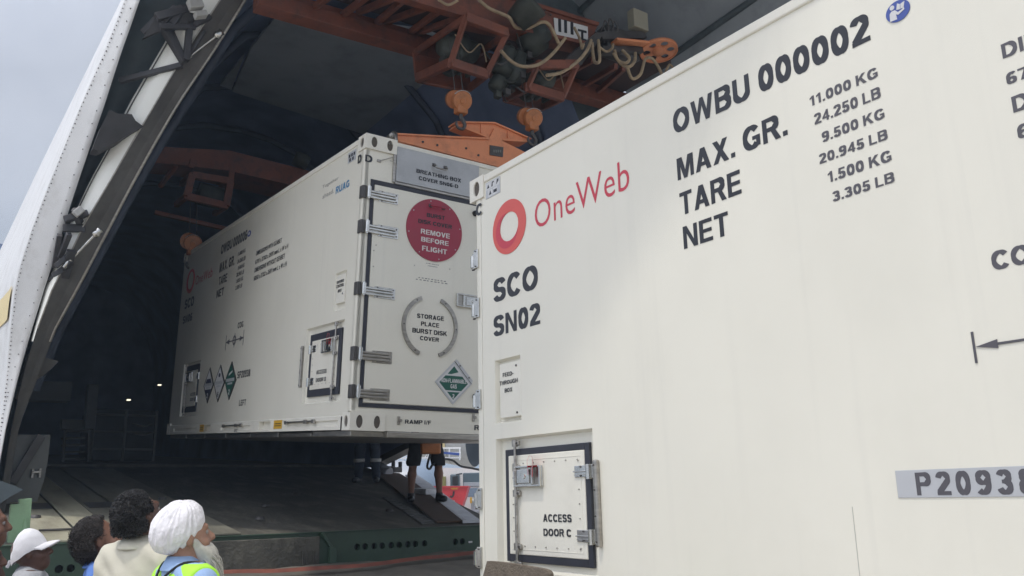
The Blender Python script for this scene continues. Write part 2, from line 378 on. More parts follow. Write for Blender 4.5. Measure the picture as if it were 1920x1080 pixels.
# a bold grotesque alphabet drawn with strokes: P polygon, S stroke along a centre line, cap height 1
def _arc(cx, cy, rx, ry, a0, a1, n=14):
    return [(cx + rx * math.cos(rad(a0 + (a1 - a0) * i / n)), cy + ry * math.sin(rad(a0 + (a1 - a0) * i / n))) for i in range(n + 1)]
def _bar(x0, y0, x1, y1): return ('P', [(x0, y0), (x1, y0), (x1, y1), (x0, y1)])
_st = lambda x=0: _bar(x, 0, x + .2, 1)
_six = [('S', _arc(.31, .30, .21, .215, 0, 360, 24)), ('S', _arc(.35, .5, .25, .415, 50, 180) + [(.10, .3)])]
_rot = lambda g, w: [(k, [(w - x, 1 - y) for x, y in p]) for k, p in g]
_mir = lambda p, w: [(w - x, y) for x, y in p]
GLY = {
 'A': (.80, [('P', [(0, 0), (.22, 0), (.52, 1), (.28, 1)]), ('P', [(.80, 0), (.58, 0), (.28, 1), (.52, 1)]), ('P', [(.15, .2), (.65, .2), (.60, .37), (.20, .37)])]),
 'B': (.74, [_st(), ('S', [(.15, .915)] + _arc(.42, .725, .20, .19, 90, -90) + [(.15, .535)]), ('S', [(.15, .515)] + _arc(.43, .30, .21, .215, 90, -90) + [(.15, .085)])]),
 'C': (.77, [('S', _arc(.40, .5, .30, .415, 38, 322, 26))]),
 'D': (.76, [_st(), ('S', [(.15, .915)] + _arc(.34, .5, .32, .415, 90, -90, 20) + [(.15, .085)])]),
 'E': (.66, [_st(), _bar(.15, 0, .66, .17), _bar(.15, .42, .62, .58), _bar(.15, .83, .65, 1)]),
 'F': (.60, [_st(), _bar(.15, .40, .54, .57), _bar(.15, .83, .60, 1)]),
 'G': (.80, [('S', _arc(.40, .5, .30, .415, 40, 318, 26)), _bar(.43, .37, .78, .53), _bar(.60, .08, .78, .45)]),
 'H': (.74, [_st(), _st(.54), _bar(.15, .42, .60, .59)]),
 'I': (.20, [_st()]),
 'K': (.80, [_st(), ('P', [(.17, .27), (.17, .56), (.50, 1), (.77, 1)]), ('P', [(.28, .50), (.43, .68), (.82, 0), (.56, 0)])]),
 'L': (.62, [_st(), _bar(.15, 0, .62, .17)]),
 'M': (.88, [_bar(0, 0, .18, 1), _bar(.70, 0, .88, 1), ('P', [(.06, 1), (.28, 1), (.53, 0), (.35, 0)]), ('P', [(.82, 1), (.60, 1), (.35, 0), (.53, 0)])]),
 'N': (.74, [_bar(0, 0, .19, 1), _bar(.55, 0, .74, 1), ('P', [(.02, 1), (.21, 1), (.72, 0), (.53, 0)])]),
 'O': (.82, [('S', _arc(.41, .5, .31, .415, 0, 360, 32))]),
 'P': (.70, [_st(), ('S', [(.15, .915)] + _arc(.40, .70, .20, .215, 90, -90) + [(.15, .485)])]),
 'R': (.76, [_st(), ('S', [(.15, .915)] + _arc(.42, .71, .20, .205, 90, -90) + [(.15, .505)]), ('P', [(.34, .47), (.54, .49), (.78, 0), (.54, 0)])]),
 'S': (.70, [('S', _arc(.35, .71, .245, .205, 12, 262, 18) + _arc(.35, .292, .255, .207, 82, -168, 18))]),
 'T': (.68, [_bar(.24, 0, .44, .9), _bar(0, .83, .68, 1)]),
 'U': (.74, [('S', [(.1, 1)] + _arc(.37, .365, .27, .28, 180, 360, 16) + [(.64, 1)])]),
 'V': (.76, [('P', [(0, 1), (.22, 1), (.49, 0), (.27, 0)]), ('P', [(.76, 1), (.54, 1), (.27, 0), (.49, 0)])]),
 'W': (1.08, [('P', [(0, 1), (.20, 1), (.38, 0), (.19, 0)]), ('P', [(.62, 1), (.46, 1), (.20, 0), (.38, 0)]), ('P', [(.46, 1), (.62, 1), (.88, 0), (.70, 0)]), ('P', [(1.08, 1), (.88, 1), (.70, 0), (.89, 0)])]),
 'X': (.78, [('P', [(0, 0), (.24, 0), (.76, 1), (.52, 1)]), ('P', [(.78, 0), (.54, 0), (.02, 1), (.26, 1)])]),
 'Y': (.76, [_bar(.28, 0, .48, .45), ('P', [(0, 1), (.23, 1), (.48, .40), (.28, .40)]), ('P', [(.76, 1), (.53, 1), (.28, .40), (.48, .40)])]),
 'Z': (.66, [_bar(0, 0, .66, .17), _bar(0, .83, .65, 1), ('P', [(.0, .15), (.24, .15), (.65, .85), (.41, .85)])]),
 '0': (.62, [('S', _arc(.31, .5, .21, .415, 0, 360, 28))]),
 '1': (.46, [_bar(.22, 0, .42, 1), ('P', [(.04, .66), (.04, .82), (.30, 1), (.30, .80)])]),
 '2': (.62, [('S', _arc(.31, .70, .21, .215, 170, -38, 16) + [(.10, .12)]), _bar(.0, 0, .62, .17)]),
 '3': (.62, [('S', _arc(.30, .72, .19, .195, 165, -90, 14)), ('S', _arc(.30, .305, .21, .22, 90, -165, 16)), _bar(.2, .445, .36, .60)]),
 '4': (.64, [_bar(.36, 0, .55, 1), _bar(0, .21, .64, .37), ('P', [(0, .34), (.20, .34), (.44, .76), (.40, 1)])]),
 '5': (.62, [_bar(.09, .83, .58, 1), ('P', [(.09, 1), (.27, 1), (.22, .50), (.03, .47)]), ('S', _arc(.30, .325, .21, .24, 145, -165, 16))]),
 '6': (.62, _six), '9': (.62, _rot(_six, .62)),
 '7': (.62, [_bar(0, .83, .62, 1), ('P', [(.40, .86), (.62, .86), (.34, 0), (.12, 0)])]),
 '8': (.62, [('S', _arc(.31, .735, .18, .18, 0, 360, 22)), ('S', _arc(.31, .295, .21, .21, 0, 360, 22))]),
 '.': (.2, [_bar(0, 0, .2, .2)]), '-': (.34, [_bar(0, .32, .34, .50)]), '/': (.34, [('P', [(0, 0), (.13, 0), (.34, 1), (.21, 1)])]),
 'x': (.56, [('P', [(0, 0), (.22, 0), (.55, .72), (.33, .72)]), ('P', [(.56, 0), (.34, 0), (.01, .72), (.23, .72)])]),
 'n': (.58, [_bar(0, 0, .18, .72), ('S', _arc(.29, .40, .20, .24, 170, 0, 10) + [(.49, 0)])]),
 'm': (.90, [_bar(0, 0, .18, .72), ('S', _arc(.27, .42, .18, .22, 170, 0, 10) + [(.45, 0)]), ('S', _arc(.63, .42, .18, .22, 170, 0, 10) + [(.81, 0)])]),
}
def _ribbon(pts, t):
    n = len(pts); P = [Vector((x, y)) for x, y in pts]; closed = (P[0] - P[-1]).length < 1e-6
    vs = []
    for i in range(n):
        a = P[i - 1] if i > 0 else (P[-2] if closed else None); b = P[i + 1] if i < n - 1 else (P[1] if closed else None)
        d = [q for q in ((P[i] - a).normalized() if a is not None and (P[i] - a).length > 1e-9 else None, (b - P[i]).normalized() if b is not None and (b - P[i]).length > 1e-9 else None) if q is not None]
        m = sum(d, Vector((0, 0))).normalized(); nn = Vector((-m.y, m.x)); k = 1 / max(.6, abs(m.dot(d[0])))
        hw = (0.5 * .20) * abs(nn.x) + (0.5 * .17) * abs(nn.y)
        hw *= t
        vs += [P[i] + nn * hw * k, P[i] - nn * hw * k]
    return [(v.x, v.y) for v in vs], [(2 * i, 2 * i + 1, 2 * i + 3, 2 * i + 2) for i in range(n - 1)]
def block_geo(body, t=1.0, gap=.10):
    vs = []; fs = []; x = 0
    for ch in body:
        if ch == ' ': x += .30; continue
        w, prims = GLY[ch]
        for k, (kind, pts) in enumerate(prims):
            v, f = (pts, [tuple(range(len(pts)))]) if kind == 'P' else _ribbon(pts, t)
            b = len(vs); vs += [Vector((x + p[0], p[1], k * 0.00025)) for p in v]; fs += [[i + b for i in q] for q in f]
        x += w + gap
    x0 = min(v.x for v in vs); x1 = max(v.x for v in vs); y0 = min(v.y for v in vs); y1 = max(v.y for v in vs)
    return vs, fs, x0, x1, y0, y1

class Face:
    """a flat face of a container: O origin, U to the right, V up, N outward, all in the container's frame"""
    def __init__(self, root, O, U, V, N):
        self.root = root; self.O = Vector(O); self.U = Vector(U); self.V = Vector(V); self.N = Vector(N)
        W = wmat(root); R3 = W.to_3x3()
        self.wn = R3 @ self.N; self.wo = W @ self.O; self.wu = R3 @ self.U; self.wv = R3 @ self.V
    def px(self, u, v, h=0.0):
        p = on(u, v, self.wn, self.wn.dot(self.wo) + h) - self.wo
        return (p.dot(self.wu), p.dot(self.wv))
    def P(self, s, z, h=0.0):
        return self.O + self.U * s + self.V * z + self.N * h
    def T(self):
        U, V, N, O = self.U, self.V, self.N, self.O
        return Matrix(((U.x, V.x, N.x, O.x), (U.y, V.y, N.y, O.y), (U.z, V.z, N.z, O.z), (0, 0, 0, 1)))
    def rect(self, L, Rr, B, Tp, h=0.0):
        return (self.px(*L, h)[0], self.px(*Rr, h)[0], self.px(*B, h)[1], self.px(*Tp, h)[1])
    def quad(self, tl, tr, br, bl, h=0.0):
        a = [self.px(*q, h) for q in (tl, tr, br, bl)]
        return ((a[0][0] + a[3][0]) / 2, (a[1][0] + a[2][0]) / 2, (a[2][1] + a[3][1]) / 2, (a[0][1] + a[1][1]) / 2)
    def text(self, mb, body, r, h=0.003, mi=0, bold=0.022, spacing=1.05):
        vs, fs, x0, x1, y0, y1 = text_geo(body, bold, 0, spacing) if bold < 0.001 else block_geo(body, gap=.10 if spacing < 1.1 else .24)
        u0, u1, z0, z1 = r
        out = [self.P(u0 + (v.x - x0) / (x1 - x0) * (u1 - u0), z0 + (v.y - y0) / (y1 - y0) * (z1 - z0), h + v.z) for v in vs]
        mb.add(out, fs, mi)
        return mb
    def slab(self, mb, r, h0, h1, mi=0, bev=0.003):
        u0, u1, z0, z1 = r
        mb.bbox((u0, z0, h0), (u1, z1, h1), bev, mi, self.T())
        return mb
    def poly(self, mb, pts, h0, h1, mi=0):
        mb.prism([self.P(s, z, h0) for s, z in pts], self.N * (h1 - h0), mi)
        return mb
    def ellipse(self, mb, r, h0, h1, mi=0, inner=None, n=48):
        u0, u1, z0, z1 = r
        c = ((u0 + u1) / 2, (z0 + z1) / 2); a = (u1 - u0) / 2; b = (z1 - z0) / 2
        pts = [(c[0] + a * math.cos(2 * math.pi * i / n), c[1] + b * math.sin(2 * math.pi * i / n)) for i in range(n)]
        if inner is None: return self.poly(mb, pts, h0, h1, mi)
        u0, u1, z0, z1 = inner
        c2 = ((u0 + u1) / 2, (z0 + z1) / 2); a2 = (u1 - u0) / 2; b2 = (z1 - z0) / 2
        q = [(c2[0] + a2 * math.cos(2 * math.pi * i / n), c2[1] + b2 * math.sin(2 * math.pi * i / n)) for i in range(n)]
        vs = [self.P(*p, h1) for p in pts] + [self.P(*p, h1) for p in q] + [self.P(*p, h0) for p in pts] + [self.P(*p, h0) for p in q]
        fs = []
        for i in range(n):
            j = (i + 1) % n
            fs += [(i, j, n + j, n + i), (i, j, 2 * n + j, 2 * n + i), (n + i, n + j, 3 * n + j, 3 * n + i)]
        return mb.add(vs, fs, mi)
    def ring(self, mb, outer, t, h0, h1, mi=0):
        """rectangular frame; t = (left, right, bottom, top) widths"""
        u0, u1, z0, z1 = outer
        self.slab(mb, (u0, u0 + t[0], z0, z1), h0, h1, mi)
        self.slab(mb, (u1 - t[1], u1, z0, z1), h0, h1, mi)
        self.slab(mb, (u0 + t[0], u1 - t[1], z0, z0 + t[2]), h0, h1, mi)
        self.slab(mb, (u0 + t[0], u1 - t[1], z1 - t[3], z1), h0, h1, mi)
    def recessed(self, mb, u0, u1, z0, z1, holes, mi=0, slope=0.012):
        """flat panel with pressed rectangular recesses (s0, s1, z0, z1, depth)"""
        us = sorted({u0, u1, *[q for h in holes for q in h[:2]]}); zs = sorted({z0, z1, *[q for h in holes for q in h[2:4]]})
        for i in range(len(us) - 1):
            for k in range(len(zs) - 1):
                cu, cz = (us[i] + us[i + 1]) / 2, (zs[k] + zs[k + 1]) / 2
                if any(h[0] < cu < h[1] and h[2] < cz < h[3] for h in holes): continue
                mb.add([self.P(us[i], zs[k]), self.P(us[i + 1], zs[k]), self.P(us[i + 1], zs[k + 1]), self.P(us[i], zs[k + 1])], [(0, 1, 2, 3)], mi)
        for (a, b, c, d, dep) in holes:
            s = slope
            o = [self.P(a, c), self.P(b, c), self.P(b, d), self.P(a, d)]
            q = [self.P(a + s, c + s, -dep), self.P(b - s, c + s, -dep), self.P(b - s, d - s, -dep), self.P(a + s, d - s, -dep)]
            mb.add(o + q, [(4, 5, 6, 7), (0, 1, 5, 4), (1, 2, 6, 5), (2, 3, 7, 6), (3, 0, 4, 7)], mi)

def oval_plate(mb, T, w, h, holes, dep=0.010, mi=0, mh=1, n=24):
    """casting face w x h in T's xy plane with oval holes (cx, cy, rx, ry): each hole sits in its own column"""
    cols = sorted(holes, key=lambda q: q[0]); edges = [0] + [(cols[i][0] + cols[i + 1][0]) / 2 for i in range(len(cols) - 1)] + [w]
    for (cx, cy, rx, ry), a, b in zip(cols, edges[:-1], edges[1:]):
        outer = []; inner = []
        for i in range(n):
            t = 2 * math.pi * i / n; c, s = math.cos(t), math.sin(t)
            k = 1e9
            if c > 1e-9: k = min(k, (b - cx) / c)
            if c < -1e-9: k = min(k, (a - cx) / c)
            if s > 1e-9: k = min(k, (h - cy) / s)
            if s < -1e-9: k = min(k, (0 - cy) / s)
            outer.append(Vector((cx + c * k, cy + s * k, 0)))
            inner.append(Vector((cx + rx * c, cy + ry * s, 0)))
        for (qx, qy) in ((a, 0), (b, 0), (b, h), (a, h)):      # snap the nearest outer point to each corner
            i = min(range(n), key=lambda i: (outer[i] - Vector((qx, qy, 0))).length); outer[i] = Vector((qx, qy, 0))
        back = [p - Vector((0, 0, dep)) for p in inner]
        vs = outer + inner + back
        fs = [(i, (i + 1) % n, n + (i + 1) % n, n + i) for i in range(n)]
        mb.add(vs, fs, mi, False, T)
        mb.add(vs, [(n + i, n + (i + 1) % n, 2 * n + (i + 1) % n, 2 * n + i) for i in range(n)], mi, True, T)
        mb.add(vs, [tuple(range(2 * n, 3 * n))], mh, False, T)
def casting(root, x, y, z, w, d, h, side_hole=True, end_holes=2):
    """corner casting: x0..x0+w along the end, y0..y0+d along the side (towards -x face), with oval holes"""
    mb = MB()
    # back, top, bottom and far faces
    mb.add([(x, y, z), (x + w, y, z), (x + w, y + d, z), (x, y + d, z), (x, y, z + h), (x + w, y, z + h), (x + w, y + d, z + h), (x, y + d, z + h)],
           [(0, 3, 2, 1), (4, 5, 6, 7), (1, 2, 6, 5), (2, 3, 7, 6)], 0)
    Te = Matrix(((1, 0, 0, x), (0, 0, -1, y), (0, 1, 0, z), (0, 0, 0, 1)))
    if end_holes == 2: oval_plate(mb, Te, w, h, [(w * 0.27, h * 0.50, w * 0.095, h * 0.36), (w * 0.77, h * 0.50, w * 0.095, h * 0.36)])
    elif end_holes == 1: oval_plate(mb, Te, w, h, [(w * 0.5, h * 0.50, w * 0.25, h * 0.33)])
    else: mb.add([(x, y, z), (x + w, y, z), (x + w, y, z + h), (x, y, z + h)], [(0, 1, 2, 3)], 0)
    Ts = Matrix(((0, 0, -1, x), (-1, 0, 0, y + d), (0, 1, 0, z), (0, 0, 0, 1)))
    if side_hole: oval_plate(mb, Ts, d, h, [(d * 0.5, h * 0.5, d * 0.22, h * 0.33)])
    else: mb.add([(x, y, z), (x, y + d, z), (x, y + d, z + h), (x, y, z + h)], [(0, 1, 2, 3)], 0)
    return mb.build('corner_casting', [M['white2'], M['casthole']], root, fix=False)

def bolt(mb, F, s, z, h, r=0.006, mi=0):
    p = F.P(s, z, h); mb.cyl(p, p + F.N * 0.005, r, r * 0.75, 8, mi)

CH, CW, CL = 2.591, 2.702, 6.058

def paddle_handle(F, r, h, parent, flip=False):
    """recessed paddle latch: rounded steel frame, sunk plate with lock, grip slot"""
    u0, u1, z0, z1 = r; mb = MB(); w = u1 - u0; d = z1 - z0
    F.slab(mb, (u0, u1, z0, z1), h, h + 0.012, 0, 0.006)
    t = d * 0.10
    F.ring(mb, (u0, u1, z0, z1), (t, t, t, t), h + 0.012, h + 0.026, 0)
    a, b = (u0 + w * 0.10, u0 + w * 0.58) if not flip else (u0 + w * 0.42, u0 + w * 0.90)
    F.slab(mb, (a, b, z0 + d * 0.16, z1 - d * 0.16), h + 0.012, h + 0.021, 0, 0.004)
    c0, c1 = (u0 + w * 0.68, u0 + w * 0.74) if not flip else (u0 + w * 0.26, u0 + w * 0.32)
    F.slab(mb, (c0, c1, z0 + d * 0.1, z1 - d * 0.1), h + 0.012, h + 0.03, 0, 0.004)
    e0, e1 = (c1, u1 - t) if not flip else (u0 + t, c0)
    F.slab(mb, (e0, e1, z0 + t, z1 - t), h + 0.0125, h + 0.0135, 1, 0.0005)
    p = F.P(a + (b - a) * 0.62, (z0 + z1) / 2, h + 0.021)
    mb.cyl(p, p + F.N * 0.006, d * 0.13, d * 0.11, 14, 0)
    return mb.build('handle', [M['steel'], M['zinc'], M['darksteel']], parent)
def lock_rod(F, top, bot, h, parent, guides, r=0.008):
    s0, z1 = top; s1, z0 = bot; mb = MB()
    mb.cyl(F.P(s1, z0, h), F.P(s0, z1, h), r, r, 10, 0)
    for g in guides:
        s = s1 + (s0 - s1) * g; z = z0 + (z1 - z0) * g
        mb.cyl(F.P(s, z - 0.018, h), F.P(s, z + 0.018, h), r * 2.1, r * 2.1, 12, 0)
        F.slab(mb, (s, s + 0.034, z - 0.014, z + 0.014), h - 0.014, h + 0.004, 0, 0.006)
        bolt(mb, F, s + 0.024, z, h + 0.004, 0.007, 1)
    return mb.build('lock_rod', [M['zinc'], M['darksteel']], parent)
def small_hinge(F, r, h, parent, leaf_left=True):
    """door hinge: ribbed leaf, knuckle and second leaf"""
    u0, u1, z0, z1 = r; w = u1 - u0; d = z1 - z0; mb = MB()
    a = (u0, u0 + w * 0.60) if leaf_left else (u0 + w * 0.40, u1)
    b = (u0 + w * 0.76, u1) if leaf_left else (u0, u0 + w * 0.24)
    k = u0 + w * (0.68 if leaf_left else 0.32)
    F.slab(mb, (*a, z0 + d * 0.12, z1), h, h + 0.006, 0)
    F.slab(mb, (a[0] - 0.004, a[1], z0 + d * 0.50, z0 + d * 0.60), h + 0.006, h + 0.014, 0, 0.004)
    F.slab(mb, (a[0], a[1], z0 + d * 0.28, z0 + d * 0.34), h + 0.006, h + 0.010, 0, 0.002)
    F.slab(mb, (*b, z0, z1 + d * 0.05), h, h + 0.006, 0)
    mb.cyl(F.P(k, z0 - d * 0.04, h + 0.010), F.P(k, z1 + d * 0.06, h + 0.010), w * 0.085, n=12)
    for zz in (0.24, 0.9):
        bolt(mb, F, (a[0] + a[1]) / 2, z0 + d * zz, h + 0.006, 0.005, 1)
        bolt(mb, F, (b[0] + b[1]) / 2, z0 + d * zz, h + 0.006, 0.005, 1)
    return mb.build('hinge', [M['steel'], M['darksteel']], parent)
def lettering(F, body, r, root, mat='black', h=0.0012, bold=0.022, name='lettering'):
    mb = MB(); F.text(mb, body, r, h, 0, bold)
    return mb.build(name, M[mat], root, fix=False)
def ring_logo(F, outer, inner, root):
    mb = MB()
    F.ellipse(mb, outer, 0.001, 0.003, 0, inner)
    u0, u1, z0, z1 = outer; i0, i1, k0, k1 = inner
    mid = ((u0 * .5 + i0 * .5), i1 + (u1 - i1) * 0.1, k0 + (k0 - z0) * -0.15, k1 + (z1 - k1) * 0.55)
    # darker crescent on the inner left and lower right, as printed
    n = 40; a = []; b = []
    cx, cz = (i0 + i1) / 2, (k0 + k1) / 2; ax, az = (i1 - i0) / 2, (k1 - k0) / 2
    ox, oz = (u0 + u1) / 2, (z0 + z1) / 2; bx, bz = (u1 - u0) / 2, (z1 - z0) / 2
    for i in range(n + 1):
        t = math.pi * (0.55 + 1.35 * i / n)
        w = math.sin(math.pi * i / n) * 0.62
        p = (cx + ax * math.cos(t), cz + az * math.sin(t)); q = (ox + bx * math.cos(t), oz + bz * math.sin(t))
        a.append(F.P(*p, 0.0036)); b.append(F.P(p[0] + (q[0] - p[0]) * w, p[1] + (q[1] - p[1]) * w, 0.0036))
    mb.add(a + b, [(i, i + 1, n + 2 + i, n + 1 + i) for i in range(n)], 1)
    return mb.build('logo', [M['salmon'], M['red_logo']], root, fix=False)

# ------------------------------------------------------------------ near container
near = empty('shipping_container', (2.7261, 4.2683, 1.0801), 'large off-white container in front, marked SN02, running out of the right of the picture', 'container', 'white satellite transport containers')
NF = Face(near, (0, 0, 0), (0, -1, 0), (0, 0, 1), (-1, 0, 0))
ft = NF.quad((926.7, 676.7), (975, 665), (977.8, 786.7), (930, 795.6))
ad = NF.quad((928.7, 823), (1110, 803.5), (1122, 1080), (934, 1072))
mb = MB()
NF.recessed(mb, 0.055, CL, 0, CH - 0.04, [(*ft, 0.03), (*ad, 0.035)], 0)
NF.slab(mb, (0.0, 0.053, 0.18, CH - 0.12), -0.05, 0.004, 0, 0.01)                    # corner post
mb.box((0, -CL, 0), (CW, -CL + 0.01, CH)); mb.box((CW - 0.01, -CL, 0), (CW, 0, CH)); mb.box((0.05, -0.012, 0.0), (CW, 0.0, CH))
mb.box((0.0, -CL, CH - 0.02), (CW, 0, CH - 0.004)); mb.box((0.05, -CL, 0.0), (CW, 0, 0.02))
body = mb.build('body', M['white'], near, fix=False)
mb = MB()
NF.slab(mb, (0.10, CL, CH - 0.045, CH + 0.004), -0.06, 0.010, 0, 0.008)
mb.build('top_rail', M['white2'], near)
casting(near, -0.012, -0.098, CH - 0.135, 0.18, 0.155, 0.145, True, 0)
lettering(NF, 'C', NF.rect((894.3, 393), (905, 393), (899, 404.5), (899, 382.5)), near, h=0.007, bold=0.03)
for body_, L_, R_, B_, T_, c_ in [
    ('OWBU 000002', (1262, 225), (1633, 70), (1275, 248), (1281, 199), 'black'),
    ('MAX. GR.', (1268.6, 300), (1477.5, 251), (1277, 337), (1268.6, 298), 'black'),
    ('TARE', (1274, 366), (1391, 360), (1290, 400), (1275, 362), 'black'),
    ('NET', (1280, 426), (1365, 402), (1283, 467.5), (1280, 426), 'black'),
    ('11.000 KG', (1518, 184), (1645, 131), (1525.5, 198), (1526, 178), 'grey_letter'),
    ('24.250 LB', (1526, 217), (1651, 171), (1530, 234), (1532, 212), 'grey_letter'),
    ('9.500 KG', (1541, 255), (1658, 210), (1547, 266), (1547, 246), 'grey_letter'),
    ('20.945 LB', (1536, 298), (1664, 249), (1539, 308), (1543, 287), 'grey_letter'),
    ('1.500 KG', (1552.5, 330), (1671, 289), (1562, 340.5), (1558, 320.6), 'grey_letter'),
    ('3.305 LB', (1561, 369), (1677, 330), (1566, 378), (1567, 358), 'grey_letter'),
    ('SCO', (925.5, 548.7), (1008.6, 517), (934, 566), (998.5, 497), 'black'),
    ('SN02', (925.5, 611.6), (1013.6, 605), (931.8, 631), (1004.8, 568.5), 'black')]:
    lettering(NF, body_, NF.rect(L_, R_, B_, T_), near, c_)
for body_, L_, B_, T_, asp in [
    ('DIMENSIONS WITH GENSET', (1876, 82), (1881, 111), (1876, 84), 0.86),
    ('6701 x 2702 x 2591 mm L x W x H', (1886, 144), (1892, 159), (1894, 135), 0.74),
    ('DIMENSIONS WITHOUT GENSET', (1896, 184), (1902, 212), (1896, 182), 0.86),
    ('6058 x 2702 x 2591 mm L x W x H', (1907, 245), (1912, 261), (1914, 233), 0.74),
    ('COG', (1859, 488), (1877, 505), (1879, 467.5), 0.95)]:
    s0 = NF.px(*L_)[0]; z0 = NF.px(*B_)[1]; z1 = NF.px(*T_)[1]
    lettering(NF, body_, (s0, s0 + len(body_) * (z1 - z0) * asp, z0, z1), near, 'grey_letter')
mb = MB()
s_, z_ = NF.px(1827, 651)
zt, zb = NF.px(1818, 623)[1], NF.px(1831, 681)[1]
NF.slab(mb, (s_ - 0.004, s_ + 0.004, zb, zt), 0.001, 0.003, 0, 0.0005)
s2_, z2_ = NF.px(1871.5, 646)
NF.poly(mb, [(s_ + 0.005, z_), (s2_, z_ - 0.014), (s2_, z_ + 0.014)], 0.001, 0.003)
NF.slab(mb, (s2_, s_ + 0.9, z_ - 0.004, z_ + 0.004), 0.001, 0.003, 0, 0.0005)
mb.build('balance_mark', M['grey_letter'], near)
ring_logo(NF, NF.rect((924.5, 430), (986.8, 415), (949.7, 477.8), (960.7, 371.8)), NF.rect((938, 430), (972.4, 420), (951, 453.5), (959, 395.5)), near)
lettering(NF, 'OneWeb', NF.rect((1003, 407), (1180, 335), (1014, 426), (1155, 306)), near, 'red_logo', bold=-0.004, name='logo_lettering')
# blue mandatory-manual sticker
mb = MB()
r = NF.rect((1661, 25), (1707, 12), (1680, 43), (1690, -2))
NF.ellipse(mb, r, 0.001, 0.003, 0)
cx, cz, R0 = (r[0] + r[1]) / 2, (r[2] + r[3]) / 2, (r[1] - r[0]) / 2
NF.ellipse(mb, (cx - .60 * R0, cx - .22 * R0, cz + .26 * R0, cz + .66 * R0), 0.003, 0.0045, 1, n=20)
NF.poly(mb, [(cx + R0 * a, cz + R0 * b) for a, b in [(-.70, -.62), (-.66, .02), (-.48, .18), (-.2, .16), (.02, -.12), (.40, -.02), (.42, .10), (.52, .12), (.56, -.12), (.0, -.34), (-.16, -.22), (-.12, -.66)]], 0.003, 0.0045, 1)
NF.poly(mb, [(cx + R0 * a, cz + R0 * b) for a, b in [(-.08, .12), (.04, .62), (.26, .46), (.22, .04)]], 0.003, 0.0045, 1)
NF.poly(mb, [(cx + R0 * a, cz + R0 * b) for a, b in [(.26, .04), (.30, .46), (.64, .54), (.52, .10)]], 0.003, 0.0045, 1)
mb.build('manual_sticker', [M['blue'], M['placwhite']], near)
# silver pictogram sticker by the corner
mb = MB()
r = NF.quad((911.5, 342), (938, 332), (938.5, 362), (911.5, 373))
NF.slab(mb, r, 0.001, 0.003, 0, 0.001)
w, d = r[1] - r[0], r[3] - r[2]
for i, (a, b, k) in enumerate([(.04, .52, 1), (.36, .52, 1), (.68, .52, 1), (.18, .06, 1), (.52, .06, 1)]):
    q = (r[0] + w * a, r[0] + w * (a + .29), r[2] + d * b, r[2] + d * (b + .42))
    NF.slab(mb, q, 0.003, 0.0036, 2, 0.0003)
    a, b = w * .29, d * .42
    sh_ = [((.2, .2), (.8, .2), (.5, .8)), ((.15, .2), (.5, .2), (.5, .7), (.8, .7), (.8, .9), (.3, .9)), ((.2, .15), (.8, .6), (.8, .9), (.4, .9)), ((.15, .25), (.8, .25), (.5, .9), (.3, .5)), ((.1, .25), (.9, .25), (.9, .7), (.1, .7))][i]
    NF.poly(mb, [(q[0] + a * x, q[2] + b * y) for x, y in sh_], 0.0036, 0.0042, 1)
mb.build('pictogram_sticker', [M['silver'], M['black'], M['placwhite']], near)
# silver number sticker
mb = MB()
r = NF.quad((1679, 881.5), (1960, 873), (1960, 932), (1684.5, 932.5))
r = (r[0], r[1] + 0.1, r[2], r[3])
NF.slab(mb, r, 0.001, 0.003, 0, 0.001)
w = NF.px(1717.5, 900)[0]; w1 = NF.px(1942, 900)[0]
NF.text(mb, 'P20938', (w, w1, NF.px(1725, 929.5)[1], NF.px(1718, 885.6)[1]), 0.0036, 1, 0.03, 1.15)
mb.build('number_sticker', [M['silver'], M['grey_letter']], near, fix=False)
p0_, p1_ = NF.px(1598, 950), NF.px(1595, 1080); mb = MB()
NF.slab(mb, (p0_[0] - .0012, p0_[0] + .0012, 0.05, p0_[1]), 0.0003, 0.001, 0, 0.0002); mb.build('panel_seam', M['casting_seam'], near)
# feed-through cover
fp = NF.quad((935, 681), (974.4, 677.5), (976.5, 779.6), (937, 784.4))
mb = MB(); NF.slab(mb, fp, -0.03, -0.004, 0, 0.004)
for q in ((966.7, 685), (968.8, 773)): bolt(mb, NF, *NF.px(*q), -0.004, 0.007, 1)
fo = mb.build('feed_through_cover', [M['white2'], M['darksteel']], near)
for b_, L_, R_, B_, T_ in [('FEED-', (942, 703), (962, 700), (944, 707), (943, 699.5)), ('THROUGH', (935.8, 718), (970, 715), (938, 723), (936.7, 715.3)), ('BOX', (945.5, 732), (960, 730), (948, 736), (946.7, 728.3))]:
    lettering(NF, b_, NF.rect(L_, R_, B_, T_), fo, h=-0.002, bold=0.012)
